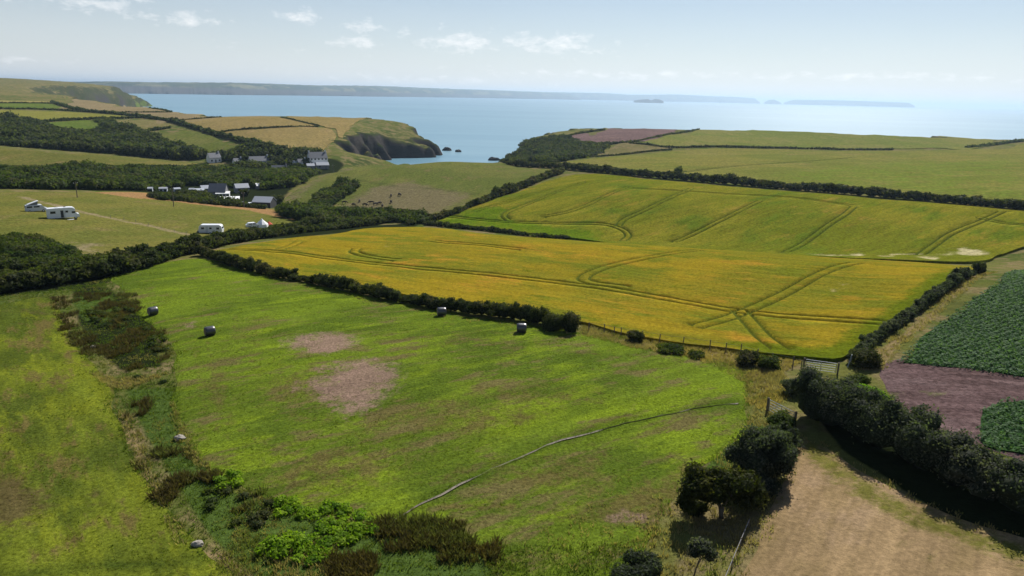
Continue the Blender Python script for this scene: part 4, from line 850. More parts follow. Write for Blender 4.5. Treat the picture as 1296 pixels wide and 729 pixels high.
tufts('rank_grass', 'rank green grass filling the wet hollow', multi_scatter([
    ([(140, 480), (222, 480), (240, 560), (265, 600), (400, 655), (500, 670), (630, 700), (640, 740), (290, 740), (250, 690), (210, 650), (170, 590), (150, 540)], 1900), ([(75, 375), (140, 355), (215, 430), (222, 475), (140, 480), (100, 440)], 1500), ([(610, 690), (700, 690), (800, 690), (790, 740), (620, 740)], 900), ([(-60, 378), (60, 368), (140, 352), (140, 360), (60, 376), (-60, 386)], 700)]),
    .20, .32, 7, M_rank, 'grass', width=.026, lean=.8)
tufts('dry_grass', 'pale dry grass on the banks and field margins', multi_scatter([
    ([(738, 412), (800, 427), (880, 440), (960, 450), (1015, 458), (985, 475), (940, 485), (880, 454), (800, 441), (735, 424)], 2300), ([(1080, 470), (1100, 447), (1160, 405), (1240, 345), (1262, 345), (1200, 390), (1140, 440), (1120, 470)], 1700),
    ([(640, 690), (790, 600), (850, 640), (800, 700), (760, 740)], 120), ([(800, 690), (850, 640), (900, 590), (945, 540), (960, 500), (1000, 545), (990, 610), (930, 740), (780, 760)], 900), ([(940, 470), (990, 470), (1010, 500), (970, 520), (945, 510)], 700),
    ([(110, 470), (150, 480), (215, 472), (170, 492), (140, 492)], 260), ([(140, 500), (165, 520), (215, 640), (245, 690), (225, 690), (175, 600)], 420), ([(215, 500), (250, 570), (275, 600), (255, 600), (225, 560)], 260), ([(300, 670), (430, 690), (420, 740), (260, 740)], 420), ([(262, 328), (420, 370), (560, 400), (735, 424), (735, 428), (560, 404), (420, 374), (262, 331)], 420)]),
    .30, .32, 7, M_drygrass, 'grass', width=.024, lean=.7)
# taller dark grass along the ditch
q_ = resample(ditch_line, .13); q_ = np.vstack([offset_line(q_, .38), offset_line(q_[::3], -.28)]); q_ = q_ + rng.normal(size=q_.shape) * .15
tufts('ditch_grass', 'dark rank grass along the ditch', (q_[:, 0], q_[:, 1]), .16, .3, 7, M_rank, 'grass', width=.03)
# ragged field margins
for lab, P in list(FIELD_POLY.items()):
    if 'meadow' in lab and 'tan' not in lab or 'stubble' in lab and 'straw' in lab:
        e_ = resample(P, .22, True); e_ = e_ + rng.normal(size=e_.shape) * .35; D_ = np.hypot(e_[:, 0], e_[:, 1]); e_ = e_[(D_ < 135) & (fbm(e_[:, 0], e_[:, 1], 3, 2, 93) > .36)]
        tufts('margin_grass', 'uneven grass margin around the ' + ('straw stubble field' if 'straw' in lab else 'mown meadow' if 'mown' in lab else 'left meadow'), (e_[:, 0], e_[:, 1]), .24, .3, 7, M_drygrass if 'straw' in lab else M_rank, 'grass', width=.026)
# short meadow grass texture
xm, ym = multi_scatter([(MEADOW, 5000), ([(-60, 388), (60, 376), (138, 488), (172, 592), (252, 692), (300, 760), (100, 800), (-80, 790)], 2500)])
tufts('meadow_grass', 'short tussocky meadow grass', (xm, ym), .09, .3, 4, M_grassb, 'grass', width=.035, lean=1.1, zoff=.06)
# potato plants in rows
def potatoes(label, poly, n0, rowang, leaf):
    P = pix_poly(poly); lo, hi = P.min(0), P.max(0); c = (lo + hi) / 2; R_ = np.hypot(*(hi - lo)) / 2
    a, b = np.meshgrid(np.arange(-R_, R_, .38), np.arange(-R_, R_, .85)); a = a.ravel() + rng.normal(size=a.size) * .07; b = b.ravel() + rng.normal(size=b.size) * .06
    x = c[0] + a * math.cos(rowang) - b * math.sin(rowang); y = c[1] + a * math.sin(rowang) + b * math.cos(rowang); k = poly_sd(x, y, P) > 0
    x, y = x[k], y[k]; N = len(x); L = 12; z = H(x, y) + .14
    d = rng.normal(size=(N * L, 3)); d[:, 2] = np.abs(d[:, 2]); d /= np.linalg.norm(d, axis=1, keepdims=True)
    p = np.stack([np.repeat(x, L), np.repeat(y, L), np.repeat(z, L)], -1) + d * np.array([.42, .42, .38]) * np.repeat(rng.uniform(.75, 1.15, N), L)[:, None]
    nr = d * .6 + np.array([0, 0, .8]) + rng.normal(size=d.shape) * .45; nr /= np.linalg.norm(nr, axis=1, keepdims=True)
    t = np.cross(nr, rng.normal(size=d.shape)); t /= np.linalg.norm(t, axis=1, keepdims=True); bb = np.cross(nr, t); s = (leaf * rng.uniform(.7, 1.3, N * L))[:, None]
    V = np.stack([p - t * s * .7, p - bb * s * .4, p + t * s * .7, p + bb * s * .4], 1).reshape(-1, 3)
    at = np.repeat(np.clip(np.repeat(rng.random(N), L) * .35 + d[:, 2] * .35 + rng.random(N * L) * .4, 0, 1), 4)
    o = np_mesh('potato_plants', V, np.arange(N * L * 4).reshape(-1, 4), M_pot, False, {'v': at}); print('potatoes', N); tag(o, label, 'crop', kind='stuff')
potatoes('rows of leafy potato plants beside the barley', POT1, 0, R(28), .22)
potatoes('leafy potato plants in the small bed by the tall hedge', POT2, 0, R(28), .19)
print('veg', round(time.time() - T0, 1))

# ------------------------------------------------------------------ things: bales, campers, houses, fences, cattle
M_white = plain_mat('white_paint', (.72, .74, .77), .4, .06, 1.5, .4); M_glass = plain_mat('dark_glass', (.02, .025, .035), .12, .1, 2, .6); M_tyre = plain_mat('tyre_rubber', (.02, .02, .02), .8, .1, 4, .3)
M_silver = plain_mat('silver_paint', (.52, .55, .60), .35, .06, 1.5, .5); M_grey_pl = plain_mat('grey_trim', (.14, .145, .155), .5, .1, 3)
M_wrap = plain_mat('black_bale_wrap', (.028, .028, .034), .36, .35, 8, .9, bump=.02); M_bale_end = plain_mat('bale_end_hay', (.20, .15, .12), .85, .35, 14, .2, bump=.02)
M_slate = plain_mat('slate_roof', (.10, .108, .13), .6, .25, 1.2); M_slate2 = plain_mat('pale_sheet_roof', (.36, .38, .42), .5, .12, .8); M_render = plain_mat('white_render', (.74, .74, .74), .8, .07, .8); M_stone = plain_mat('grey_stone', (.22, .215, .22), .9, .3, 1.5)
M_black = plain_mat('dark_boarding', (.045, .045, .05), .8, .2, 1.5); M_wood_post = plain_mat('weathered_wood', (.13, .105, .08), .9, .35, 6); M_galv = plain_mat('galvanised_steel', (.26, .28, .29), .45, .15, 8, .5, .6)
M_wire = plain_mat('fence_wire', (.20, .20, .20), .5, .1, 4, .4, .7); M_red = plain_mat('red_tent_fabric', (.55, .07, .035), .8, .1, 3); M_tent = plain_mat('white_tent_fabric', (.80, .80, .80), .8, .05, 3); M_cow = plain_mat('dark_cow_hide', (.022, .017, .015), .8, .4, 1.5, .2); M_rock = plain_mat('sea_rock', (.05, .047, .045), .9, .4, .6, .2, bump=.3)
M_boulder = plain_mat('pale_boulder', (.30, .27, .23), .9, .3, 2, .2, bump=.05)

def make_bale():
    t = empty('hay_bale', (0, 0, 0)); bm = bmesh.new(); r, L, seg = .62, .62, 28
    prof = [(-L, r - .10), (-L + .03, r - .04), (-L + .09, r), (-L * .5, r + .012), (0, r + .02), (L * .5, r + .012), (L - .09, r), (L - .03, r - .04), (L, r - .10)]
    rows = [[bm.verts.new((x, math.cos(2 * math.pi * k / seg) * rr * (1 + .02 * math.sin(k * 3.1 + x * 9)), math.sin(2 * math.pi * k / seg) * rr * (1 - .03 * (math.sin(2 * math.pi * k / seg) < -.6)) + r - .03)) for k in range(seg)] for x, rr in prof]
    for i in range(len(rows) - 1):
        for k in range(seg): bm.faces.new((rows[i][k], rows[i][(k + 1) % seg], rows[i + 1][(k + 1) % seg], rows[i + 1][k]))
    bm.faces.new(rows[0]); bm.faces.new(rows[-1][::-1]); bmesh.ops.recalc_face_normals(bm, faces=bm.faces)
    bm_obj('plastic_wrap', bm, M_wrap, t, True)
    for sx in (-1, 1):
        bm = bmesh.new(); cyl(bm, (sx * (L + .005), 0, r - .03), r - .12, .03, 'X', 24, r - .14); bm_obj('bale_end', bm, M_bale_end, t)
    return t
def dup(root):
    r = root.copy(); COL.objects.link(r)
    for ch in root.children:
        c = ch.copy(); COL.objects.link(c); c.parent = r
        for g in ch.children: d = g.copy(); COL.objects.link(d); d.parent = c
    return r
def set_down(o, u, v, yaw, sink=.03, ext=1.0):
    """stand a thing on the ground under a pixel; yaw 0 = broadside to the photograph's view"""
    g = G(u, v, ext); a = math.atan2(g[0], g[1]); o.location = (g[0], g[1], g[2] - sink); o.rotation_euler = (0, 0, -a + yaw); return g
bale0 = make_bale()
for i, (lab, u, v, yaw) in enumerate([('black-wrapped round bale beside the brown rush hollow', 194, 399, R(22)), ('black-wrapped round bale standing alone next to a bare straw patch', 266, 425, R(14)), ('black-wrapped round bale tucked into the gap of the meadow hedge', 559, 400, R(8)), ('black-wrapped round bale standing on the meadow near the two dark end bushes', 660, 421, R(4))]):
    b_ = bale0 if i == 0 else dup(bale0); tag(b_, lab, 'bale', 'wrapped bales on the mown meadow'); set_down(b_, u, v, yaw, .0); b_.location.z += .08; b_.scale = (.88,) * 3
def wheel(t, x, y, r=.34, w=.22):
    bm = bmesh.new(); cyl(bm, (x, y, r), r, w, 'Y', 20); o = bm_obj('wheel', bm, M_tyre, t); bm = bmesh.new(); cyl(bm, (x, y + (-.5 if y < 0 else .5) * w * 1.05, r), r * .58, .02, 'Y', 16); bm_obj('hub', bm, M_silver, o)
def panel(name, t, c, s, mat): bm = bmesh.new(); bx(bm, c, s, 0, min(s) * .3); return bm_obj(name, bm, mat, t)
def make_motorhome():
    t = empty('motorhome', (0, 0, 0)); bm = bmesh.new(); W = 1.12
    prism(bm, [(-3.4, .45), (-3.4, 2.85), (-3.25, 2.98), (1.6, 3.02), (2.35, 2.95), (2.75, 2.6), (2.85, 2.15), (2.55, 2.05), (3.15, 1.35), (3.55, 1.2), (3.65, .75), (3.6, .45)], -W, W)
    bmesh.ops.bevel(bm, geom=[e for e in bm.edges if abs(e.verts[0].co.y - e.verts[1].co.y) < .01], offset=.07, segments=2, affect='EDGES'); bm_obj('body', bm, M_white, t)
    for y in (-1, 1):
        panel('window', t, (-2.1, y * (W + .005), 1.95), (1.15, .04, .6), M_glass); panel('window', t, (.9, y * (W + .005), 2.0), (.6, .04, .5), M_glass); panel('cab_window', t, (2.35, y * (W + .005), 1.75), (.75, .04, .5), M_glass)
        wheel(t, -2.0, y * (W - .12)); wheel(t, 2.75, y * (W - .12))
    panel('door', t, (-.15, -W - .01, 1.45), (.62, .05, 1.8), M_black); panel('door', t, (.42, -W - .22, 1.45), (.06, .5, 1.75), M_white)  # black panel paints the shaded opening beside the swung-out door
    bm = bmesh.new(); v = [bm.verts.new(p) for p in ((2.62, -.9, 2.02), (3.12, -.95, 1.42), (3.12, .95, 1.42), (2.62, .9, 2.02))]; bm.faces.new(v); bmesh.ops.translate(bm, verts=bm.verts, vec=(.04, 0, .03)); bm_obj('windscreen', bm, M_glass, t)
    panel('bumper', t, (3.62, 0, .6), (.18, 2.1, .3), M_grey_pl); panel('roof_vent', t, (-1.2, 0, 3.04), (.7, .7, .12), M_white); panel('roof_vent', t, (.6, .2, 3.06), (.5, .5, .12), M_grey_pl); panel('step_mat', t, (.9, -W - .7, .05), (2.6, 1.0, .05), M_tent)
    return t
mh = make_motorhome(); tag(mh, 'white coachbuilt motorhome with its side door open on the camping field', 'motorhome'); set_down(mh, 80, 277, R(4))
def make_campervan():
    t = empty('campervan', (0, 0, 0)); bm = bmesh.new(); W = .95
    prism(bm, [(-2.4, .35), (-2.45, 1.2), (-2.25, 1.95), (.9, 1.98), (1.35, 1.85), (1.95, 1.15), (2.45, .95), (2.5, .35)], -W, W)
    bmesh.ops.bevel(bm, geom=[e for e in bm.edges if abs(e.verts[0].co.y - e.verts[1].co.y) < .01], offset=.08, segments=2, affect='EDGES'); bm_obj('body', bm, M_silver, t)
    for y in (-1, 1):
        panel('window', t, (-1.45, y * (W + .002), 1.5), (1.2, .04, .42), M_glass); panel('window', t, (.15, y * (W + .002), 1.5), (1.3, .04, .42), M_glass); wheel(t, -1.5, y * (W - .1), .32); wheel(t, 1.55, y * (W - .1), .32)
    bm = bmesh.new(); v = [bm.verts.new(p) for p in ((1.42, -.78, 1.85), (1.99, -.85, 1.18), (1.99, .85, 1.18), (1.42, .78, 1.85))]; bm.faces.new(v); bmesh.ops.translate(bm, verts=bm.verts, vec=(.04, 0, .03)); bm_obj('windscreen', bm, M_glass, t)
    panel('rear_window', t, (-2.40, 0, 1.55), (.08, 1.5, .5), M_glass)
    bm = bmesh.new(); prism(bm, [(-1.9, 2.0), (-1.85, 2.14), (.55, 3.0), (.72, 2.92)], -.8, .8); bm_obj('pop_top_roof', bm, M_white, t)
    bm = bmesh.new(); prism(bm, [(-1.6, 1.99), (.45, 2.0), (.55, 2.86)], -.72, .72); bm_obj('pop_top_canvas', bm, M_grey_pl, t)
    return t
cv = make_campervan(); tag(cv, 'silver campervan with raised white pop-top roof, parked beside the motorhome', 'campervan'); set_down(cv, 46, 268, R(6))
def make_caravan():
    t = empty('caravan', (0, 0, 0)); bm = bmesh.new(); W = 1.1
    prism(bm, [(-2.9, .5), (-3.05, 1.2), (-2.8, 2.3), (-2.4, 2.62), (2.3, 2.62), (2.75, 2.4), (3.0, 1.4), (2.9, .5)], -W, W)
    bmesh.ops.bevel(bm, geom=[e for e in bm.edges if abs(e.verts[0].co.y - e.verts[1].co.y) < .01], offset=.09, segments=2, affect='EDGES'); bm_obj('body', bm, M_white, t)
    for y in (-1, 1):
        panel('window', t, (-1.9, y * (W + .005), 1.75), (.8, .04, .5), M_glass); panel('window', t, (.1, y * (W + .005), 1.75), (.6, .04, .45), M_glass); panel('window', t, (1.95, y * (W + .005), 1.7), (.75, .04, .55), M_glass); wheel(t, -.1, y * (W - .1), .33)
    panel('door', t, (-.85, -W - .01, 1.4), (.62, .04, 1.65), M_silver); panel('end_window', t, (2.93, 0, 1.75), (.08, 1.6, .5), M_glass)
    bm = bmesh.new(); tube(bm, (-2.9, -.6, .45), (-4.1, 0, .45), .05); tube(bm, (-2.9, .6, .45), (-4.1, 0, .45), .05); tube(bm, (-4.05, 0, 0), (-4.05, 0, .5), .04); bm_obj('drawbar', bm, M_grey_pl, t); panel('gas_locker', t, (-3.35, 0, .75), (.5, 1.2, .5), M_grey_pl)
    return t
ca = make_caravan(); tag(ca, 'white touring caravan parked just above the lane hedge', 'caravan'); set_down(ca, 268, 296, R(-16))
def make_car(mat):
    t = empty('car', (0, 0, 0)); bm = bmesh.new(); W = .86
    prism(bm, [(-2.1, .3), (-2.15, .85), (-1.95, .98), (-1.45, 1.45), (.3, 1.47), (1.0, 1.0), (1.95, .85), (2.1, .7), (2.1, .3)], -W, W); bmesh.ops.bevel(bm, geom=[e for e in bm.edges if abs(e.verts[0].co.y - e.verts[1].co.y) < .01], offset=.1, segments=2, affect='EDGES'); bm_obj('body', bm, mat, t)
    for y in (-1, 1):
        panel('window', t, (-.95, y * (W + .0), 1.17), (.85, .05, .3), M_glass); panel('window', t, (.1, y * (W + .0), 1.17), (.8, .05, .3), M_glass); wheel(t, -1.3, y * (W - .1), .3); wheel(t, 1.3, y * (W - .1), .3)
    bm = bmesh.new(); v = [bm.verts.new(p) for p in ((.38, -.7, 1.43), (1.0, -.76, 1.02), (1.0, .76, 1.02), (.38, .7, 1.43))]; bm.faces.new(v); bmesh.ops.translate(bm, verts=bm.verts, vec=(.03, 0, .03)); bm_obj('windscreen', bm, M_glass, t)
    return t
car = make_car(M_white); tag(car, 'white car behind the lane hedge beside the white tent', 'car'); set_down(car, 321, 288, R(10), -.1)
def tent(label, u, v, w, h, mat, name='tent'):
    t = empty(name, (0, 0, 0)); bm = bmesh.new(); n_ = 8
    prof = [(1.0, 0), (.92, .38), (.55, .62), (.22, .82), (.03, 1.0)]
    rows = [[bm.verts.new((math.cos(2 * math.pi * k / n_) * w / 2 * r, math.sin(2 * math.pi * k / n_) * w / 2 * r, z * h)) for k in range(n_)] for r, z in prof]
    for i in range(len(rows) - 1):
        for k in range(n_): bm.faces.new((rows[i][k], rows[i][(k + 1) % n_], rows[i + 1][(k + 1) % n_], rows[i + 1][k]))
    bm.faces.new(rows[-1]); bm_obj('canvas', bm, mat, t); bm = bmesh.new(); tube(bm, (0, 0, 0), (0, 0, h * 1.04), .03); bm_obj('pole', bm, M_grey_pl, t)
    tag(t, label, 'tent'); set_down(t, u, v, 0, .02); t.location.z += .1; return t
tent('white pointed bell tent behind the lane hedge', 332, 288, 3.8, 2.7, M_tent, 'bell_tent'); tent('small red tent beside the white bell tent', 341, 287, 2.2, 1.7, M_red)

def house(label, u, v, w, d, hw_, hr, yaw, wall, roof, chimneys=0, name='house', cat='house', win=3, door=True, ext=1.0, lean=False, group=None, sink=.3):
    t = empty(name, (0, 0, 0)); bm = bmesh.new()
    if lean: prism(bm, [(-d / 2, 0), (-d / 2, hw_), (d / 2, hw_ + hr), (d / 2, 0)], -w / 2, w / 2)
    else: prism(bm, [(-d / 2, 0), (-d / 2, hw_), (0, hw_ + hr), (d / 2, hw_), (d / 2, 0)], -w / 2, w / 2)
    bmesh.ops.rotate(bm, verts=bm.verts, cent=(0, 0, 0), matrix=Matrix.Rotation(math.pi / 2, 3, 'Z')); bm_obj('wall', bm, wall, t)
    bm = bmesh.new(); e = .25; th = .14
    if lean:
        prism(bm, [(-d / 2 - e, hw_ + .02 - e * hr / d), (-d / 2 - e, hw_ + .02 + th - e * hr / d), (d / 2 + e, hw_ + hr + th + .02 + e * hr / d), (d / 2 + e, hw_ + hr + .02 + e * hr / d)], -w / 2 - .15, w / 2 + .15)
        bmesh.ops.rotate(bm, verts=bm.verts, cent=(0, 0, 0), matrix=Matrix.Rotation(math.pi / 2, 3, 'Z')); rf = bm_obj('roof', bm, roof, t)
    else:
        k = hr / (d / 2)
        prism(bm, [(-d / 2 - e, hw_ - e * k + .03), (0, hw_ + hr + .03), (d / 2 + e, hw_ - e * k + .03), (d / 2 + e, hw_ - e * k + .03 + th), (0, hw_ + hr + .03 + th), (-d / 2 - e, hw_ - e * k + .03 + th)], -w / 2 - .15, w / 2 + .15)
        bmesh.ops.rotate(bm, verts=bm.verts, cent=(0, 0, 0), matrix=Matrix.Rotation(math.pi / 2, 3, 'Z')); rf = bm_obj('roof', bm, roof, t)
    for c in range(chimneys):
        x = (w / 2 - .45) * (1 if c == 0 else -1); bm = bmesh.new(); bx(bm, (x, 0, hw_ + hr + .35), (.75, .7, 1.5), 0, .03); ch = bm_obj('chimney', bm, wall, rf); bm = bmesh.new(); cyl(bm, (x, 0, hw_ + hr + 1.28), .13, .4, 'Z', 8); bm_obj('chimney_pot', bm, M_bale_end, rf)
    # local -y faces the photograph's view after set_down
    for fl in range(1 if hw_ < 4 else 2):
        for i in range(win):
            x = -w / 2 + w * (i + .5) / win; z = (1.45 if hw_ < 4 else 1.4 + fl * 2.5)
            if door and fl == 0 and i == win // 2: panel('door', t, (x, -d / 2 - .02, 1.0), (.95, .08, 2.0), M_grey_pl); continue
            wn = panel('window', t, (x, -d / 2 - .02, z), (.95, .08, 1.05), M_glass); panel('sill', wn, (x, -d / 2 - .06, z - .58), (1.15, .12, .08), M_render)
    tag(t, label, cat, group); set_down(t, u, v, yaw, sink, ext); return t
house('white-gabled cottage with a dark slate roof half hidden in trees', 271, 205, 7.0, 6, 3.2, 2.6, R(20), M_render, M_slate, 1)
house('long white house with slate roof and white chimney below the golden field', 328, 209.5, 11.5, 6, 3.4, 2.5, R(14), M_render, M_slate, 1, win=5)
house('low grey stone cottage in front of the long white house', 354, 219, 8.5, 5.5, 2.5, 2.2, R(-6), M_stone, M_slate, 1)
house('tall slate-roofed inn with white gable ends under the golden field', 402, 208, 11, 7, 4.4, 3.4, R(14), M_render, M_slate, 2, win=5, name='inn', cat='inn')
house('small shed with pale roof in front of the inn', 393, 213.5, 4.6, 4, 2.2, 1.2, R(10), M_stone, M_slate2, win=1, name='shed', cat='shed')
house('long low outbuilding with pale grey roof beside the inn', 408, 213, 7.5, 4.5, 2.4, 1.5, R(10), M_stone, M_slate2, win=2, name='outbuilding', cat='outbuilding')
house('white roofed bungalow between the long white house and the inn', 371, 209.5, 5.0, 4, 2.3, 1.2, R(-15), M_render, M_slate2, win=2, name='bungalow', cat='bungalow')
house('tiny white hut left of the bungalow', 362, 208.5, 2.6, 2.5, 2.0, .7, R(5), M_render, M_render, win=1, door=False, name='hut', cat='hut')
house('dark slate farmhouse at the edge of the camping field', 277, 249, 6.6, 6, 2.8, 2.9, R(-14), M_stone, M_slate, 0, name='farmhouse', cat='farmhouse')
house('white flat-fronted annex below the dark farmhouse', 282.5, 250.5, 5.2, 2.6, 2.2, .5, R(-8), M_render, M_render, win=4, door=False, lean=True, name='annex', cat='annex')
house('pale roofed shed behind the dark farmhouse', 262, 243.5, 4.8, 4, 2.2, 1.1, R(12), M_stone, M_slate2, win=1, name='shed', cat='shed')
house('flat white roofed lean-to left of the farmhouse', 253, 245, 3.6, 3, 1.8, .4, R(5), M_stone, M_slate2, win=1, lean=True, name='lean_to', cat='shed')
house('long white roofed glasshouse in front of the farmhouse', 288, 256, 9.0, 3.6, 1.7, .5, R(-4), M_galv, M_tent, win=4, door=False, lean=True, name='glasshouse', cat='glasshouse')
house('pale roofed cottage right of the farmhouse', 306, 243, 5.6, 4.5, 2.4, 1.5, R(12), M_stone, M_slate2, win=2, name='cottage', cat='cottage')
house('low hut with bright white roof beside the lane', 331, 238, 5.0, 4, 1.6, .9, R(14), M_stone, M_tent, win=2, name='hut', cat='hut')
house('dark boarded barn with pale sheet roof at the foot of the pasture', 335, 262, 7.2, 6, 2.6, 1.7, R(-24), M_black, M_slate2, win=2, name='barn', cat='barn')
house('small white cottage at the foot of the stone cottage', 342, 221.5, 4.5, 4, 2.0, 1.5, R(20), M_render, M_slate, 1, win=2, name='cottage', cat='cottage')
house('little white house right of the stone cottage', 370, 221, 4.2, 4, 2.0, 1.5, R(-12), M_render, M_slate, 0, win=2, name='cottage', cat='cottage')
house('pink-white house close to the inn wall', 382, 209.5, 4.8, 4.5, 2.6, 1.7, R(10), M_render, M_slate, 1, win=2)
house('white cottage among dark trees between the gabled cottage and the long white house', 301, 208.5, 5.0, 4.5, 2.4, 1.8, R(18), M_render, M_slate, 1, win=2, name='cottage', cat='cottage')
house('pale bungalow on the slope under the long white house', 322, 216.5, 5.2, 4.2, 2.2, 1.5, R(10), M_render, M_slate2, 0, win=3, name='bungalow', cat='bungalow')
VT = [('dark round tree behind the inn gable', 388, 206, 5, 5.5), ('bushy tree in front of the inn sheds', 384, 216.5, 4.5, 4), ('round tree beside the stone cottage', 346, 216, 4.5, 4.5), ('dark tree left of the long white house', 312, 208, 5.5, 6), ('broad tree below the pink-white house', 376, 214, 5, 4), ('tree above the low white-roofed hut', 326, 232, 5, 4.5), ('tree behind the pale roofed cottage', 315, 237, 5, 5), ('tree at the corner of the dark farmhouse', 270, 240, 4.5, 4.5), ('shrubby tree in front of the pale roofed cottage', 310, 248, 4, 3), ('tree between the stone cottage and the little white house', 362, 220, 4, 4), ('round tree on the slope above the farm', 292, 229, 6, 5), ('dark tree on the slope under the white cottage', 296, 217, 6, 5)]
for lab, u, v, w, h in VT: bush(lab, u, v, w, h, M_wood if h > 4.2 else M_dark, name='round_tree', cat='tree', n=9)
for lab, u, v, w in [('white static caravan nearest the farmhouse in the scrub', 243, 243, 2.6), ('long white static caravan in the scrub', 224, 242.5, 3.4), ('grey-white static caravan in the middle of the scrub row', 207, 242, 4.2), ('small white static caravan at the far end of the scrub row', 190.5, 242, 2.4)]:
    house(lab, u, v, w * .72, 2.0, 2.3, .4, random.uniform(-.4, .4), M_silver, M_slate2, win=2, door=False, name='static_caravan', cat='caravan', group='static caravans in the scrub', sink=1.1)
c2 = make_car(M_silver); tag(c2, 'silver car parked in the farmyard beside the glasshouse', 'car'); set_down(c2, 297, 261, R(5), -.05)
c3 = dup(car); tag(c3, 'white car parked in the farmyard beside the dark barn', 'car'); set_down(c3, 317, 261, R(70), -.05)
c4_ = dup(c2); tag(c4_, 'silver-white car in the farmyard behind the utility pole', 'car'); set_down(c4_, 306, 260, R(40), -.05)
# utility poles
def upole(label, u, v, h):
    t = empty('utility_pole', (0, 0, 0)); bm = bmesh.new(); tube(bm, (0, 0, 0), (0, 0, h), .14, .1, 10); bm_obj('pole', bm, M_wood_post, t); bm = bmesh.new(); bx(bm, (0, 0, h - .5), (1.3, .1, .12)); ar = bm_obj('crossarm', bm, M_wood_post, t)
    for x in (-.55, .55): bm = bmesh.new(); cyl(bm, (x, 0, h - .35), .06, .2, 'Z', 8); bm_obj('insulator', bm, M_render, ar)
    tag(t, label, 'utility pole', 'utility poles around the village'); set_down(t, u, v, R(20))
upole('wooden utility pole behind the motorhome at the far field edge', 98, 250.5, 5.2); upole('wooden utility pole by the static caravans', 220, 262, 6.5); upole('wooden utility pole in front of the farmyard cars', 309, 263, 6.0); upole('wooden utility pole on the pasture hill above the inn', 422, 219, 5.0)
# post and wire fences
def fence(label, pts, h, wires, postmat, r=.06, gap=None):
    P = [G(*p) for p in pts]; c = np.mean(P, 0); t = empty('fence', c)
    for p in P:
        bm = bmesh.new(); tx, ty = random.uniform(-.08, .08), random.uniform(-.08, .08); tube(bm, Vector(p - c) - Vector((0, 0, .1)), Vector(p - c) + Vector((tx, ty, h * random.uniform(.9, 1.1))), r, r * .9, 7); bm_obj('post', bm, postmat, t)
    for k in range(wires):
        bm = bmesh.new(); z = h * (.45 + .45 * k / max(1, wires - 1))
        for a, b in zip(P[:-1], P[1:]): tube(bm, Vector(a - c) + Vector((0, 0, z)), Vector(b - c) + Vector((0, 0, z)), .012, None, 4)
        bm_obj('wire', bm, M_wire, t)
    tag(t, label, 'fence')
fence('old wooden post and wire fence on the dry bank below the barley', [(745, 419), (765, 422), (777.5, 424), (786, 426), (812, 430), (834, 434), (864, 438), (898, 443), (918, 446), (937, 449), (958, 455), (977, 459), (1003, 465), (1014, 468)], 1.15, 2, M_wood_post)
fence('thin electric fence of short posts along the camping field track', [(140, 277), (157, 279), (172, 282), (188, 286), (204, 290), (221, 294), (236, 297), (250, 301)], 1.0, 1, M_grey_pl, .05)
def gate(label, a, b, h=1.15, mat=None):
    A = G(*a); B = G(*b); d = B - A; L = float(np.hypot(d[0], d[1])); t = empty('field_gate', A, math.atan2(d[1], d[0])); dz = d[2]
    for k in range(5):
        z = .2 + (h - .2) * k / 4; bm = bmesh.new(); tube(bm, (0.08, 0, z), (L - .08, 0, z + dz), .028); bm_obj('rail', bm, M_galv, t)
    for x in (.08, L / 2, L - .08): bm = bmesh.new(); tube(bm, (x, 0, .15 + dz * x / L), (x, 0, h + .02 + dz * x / L), .028); bm_obj('stile', bm, M_galv, t)
    bm = bmesh.new(); tube(bm, (.1, -.04, .2), (L / 2, -.04, h + dz / 2), .022); bm_obj('brace', bm, M_galv, t)
    for x in (-.12, L + .12): bm = bmesh.new(); bx(bm, (x, 0, .6 + (dz if x > 0 else 0)), (.16, .16, 1.35), .1, .02); bm_obj('gate_post', bm, M_wood_post, t)
    tag(t, label, 'gate')
gate('galvanised metal field gate into the ochre barley', (1018, 468), (1058, 474)); gate('galvanised metal gate at the corner of the straw stubble', (972, 521), (1004, 538))
g = G(1077, 464); t = empty('metal_hurdle', g, R(30)); 
for nm, p, q in (('leg', (-.55, 0, 0), (0, .1, 1.25)), ('leg', (.45, .3, 0), (0, .1, 1.25)), ('crossbar', (-.3, .05, .55), (.25, .2, .55))):
    bm = bmesh.new(); tube(bm, p, q, .05); bm_obj(nm, bm, M_galv, t)
tag(t, 'small pale A-shaped metal stand beside the round bush by the barley gate', 'hurdle')
pa, pb = G(947, 668), G(914, 748); L_ = np.linspace(pa, pb, 10); t = empty('rail_fence', pa); bm = bmesh.new()
for i in range(9): tube(bm, Vector((L_[i][0], L_[i][1], H1(*L_[i][:2]) + .6)) - Vector(pa), Vector((L_[i + 1][0], L_[i + 1][1], H1(*L_[i + 1][:2]) + .6)) - Vector(pa), .02)
bm_obj('rail', bm, M_stone, t)
for i in (0, 3, 6, 9):
    bm = bmesh.new(); p_ = Vector((L_[i][0], L_[i][1], H1(*L_[i][:2]))) - Vector(pa); tube(bm, p_, p_ + Vector((0, 0, .65)), .04); bm_obj('post', bm, M_wood_post, t)
tag(t, 'thin grey rail running down the rough bank beside the thorn tree', 'rail')
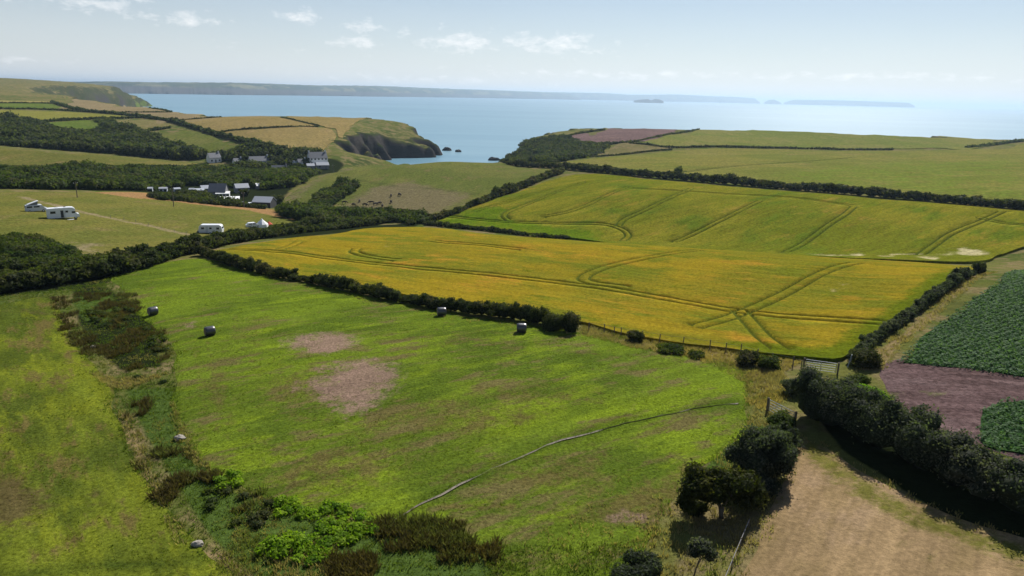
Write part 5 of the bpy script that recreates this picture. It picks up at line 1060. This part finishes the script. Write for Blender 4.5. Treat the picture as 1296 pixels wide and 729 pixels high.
# cattle
def make_cow():
    bm = bmesh.new(); J = [((-.95, 0, 1.15), .30), ((-.3, 0, 1.12), .38), ((.45, 0, 1.15), .36), ((.85, 0, 1.2), .27), ((1.25, 0, 1.0), .17), ((1.55, 0, .62), .15), ((1.75, 0, .38), .09)]
    E = [(0, 1), (1, 2), (2, 3), (3, 4), (4, 5), (5, 6)]
    for x, root in ((-.85, 0), (.6, 2)):
        for y in (-.22, .22):
            i = len(J); J += [((x, y, .85), .16), ((x - (.06 if root == 0 else 0), y, .45), .085), ((x, y, .02), .075)]; E += [(root, i), (i, i + 1), (i + 1, i + 2)]
    i = len(J); J += [((-1.28, 0, 1.1), .05), ((-1.36, 0, .55), .04)]; E += [(0, i), (i, i + 1)]
    i = len(J); J += [((1.3, .2, .98), .05), ((1.3, -.2, .98), .05)]; E += [(4, i), (4, i + 1)]
    vs = [bm.verts.new(p) for p, r in J]; [bm.edges.new((vs[a], vs[b])) for a, b in E]
    me = bpy.data.meshes.new('cow'); bm.to_mesh(me); bm.free(); o = bpy.data.objects.new('cow', me); COL.objects.link(o); md = o.modifiers.new('s', 'SKIN')
    for k, (p, r) in enumerate(J): me.skin_vertices[0].data[k].radius = (r, r)
    me.skin_vertices[0].data[0].use_root = True
    o.modifiers.new('u', 'SUBSURF').levels = 1; dg = bpy.context.evaluated_depsgraph_get(); m2 = bpy.data.meshes.new_from_object(o.evaluated_get(dg)); o.modifiers.clear(); o.data = m2; m2.materials.clear(); m2.materials.append(M_cow)
    for p in m2.polygons: p.use_smooth = True
    return o
cow0 = make_cow()
for i, (u, v) in enumerate([(455, 257), (436, 259), (462, 262), (470, 259), (475, 261), (480, 260), (471, 266), (495, 250), (495, 258), (506, 249), (484, 263), (448, 262)]):
    c_ = cow0 if i == 0 else cow0.copy()
    if i: COL.objects.link(c_)
    tag(c_, 'dark cow in the loose group on the brown slope' if i in (0, 2, 3, 4, 5, 6, 10) else ('dark cow standing apart near the bushy gully' if i in (1, 11) else 'dark cow grazing higher up the slope than the group'), 'cow', 'cattle grazing on the pasture hill'); set_down(c_, u, v, random.uniform(0, 6.28), -.22); c_.scale = (.92,) * 3
# sea rocks and boulders
def rock(label, name, p, s, mat, cat, group=None, seed=0):
    bm = bmesh.new(); bmesh.ops.create_icosphere(bm, subdivisions=3, radius=1)
    for v in bm.verts:
        n_ = fbm(np.array([v.co.x * 2 + seed * 5]), np.array([v.co.y * 2 + v.co.z * 1.7]), .9, 3, seed)[0]; v.co *= .65 + .7 * n_; v.co = Vector((v.co.x * s[0], v.co.y * s[1], v.co.z * s[2]))
    o = bm_obj(name, bm, mat); o.location = p; tag(o, label, cat, group)
for i, (u, v, s, lab) in enumerate([(566, 190.5, (5, 4, 3), 'jagged dark rock at the tip of the headland'), (580, 192.3, (3, 2.5, 2), 'small dark rock out in the cove mouth'), (625, 203, (5, 3, 2.5), 'low rock by the near side of the cove')]):
    x, y, z = at_z(u, v, 0); rock(lab, 'sea_rock', (x, y, .3), s, M_rock, 'rock', 'sea rocks off the headland', i + 1)
for i, (u, v, s, lab) in enumerate([(228, 556, .35, 'pale boulder at the edge of the rushy hollow'), (250, 690, .3, 'pale stone beside the yellow-green meadow edge'), (118, 640 - 200, .25, 'small stone in the rush hollow')]):
    g = G(u, v); rock(lab, 'boulder', (g[0], g[1], g[2] + s * .3), (s * 1.3, s, s * .8), M_boulder, 'boulder', None, i + 11)
print('all', round(time.time() - T0, 1), 'tris', sum(len(m.loops) - 2 * len(m.polygons) for m in bpy.data.meshes))
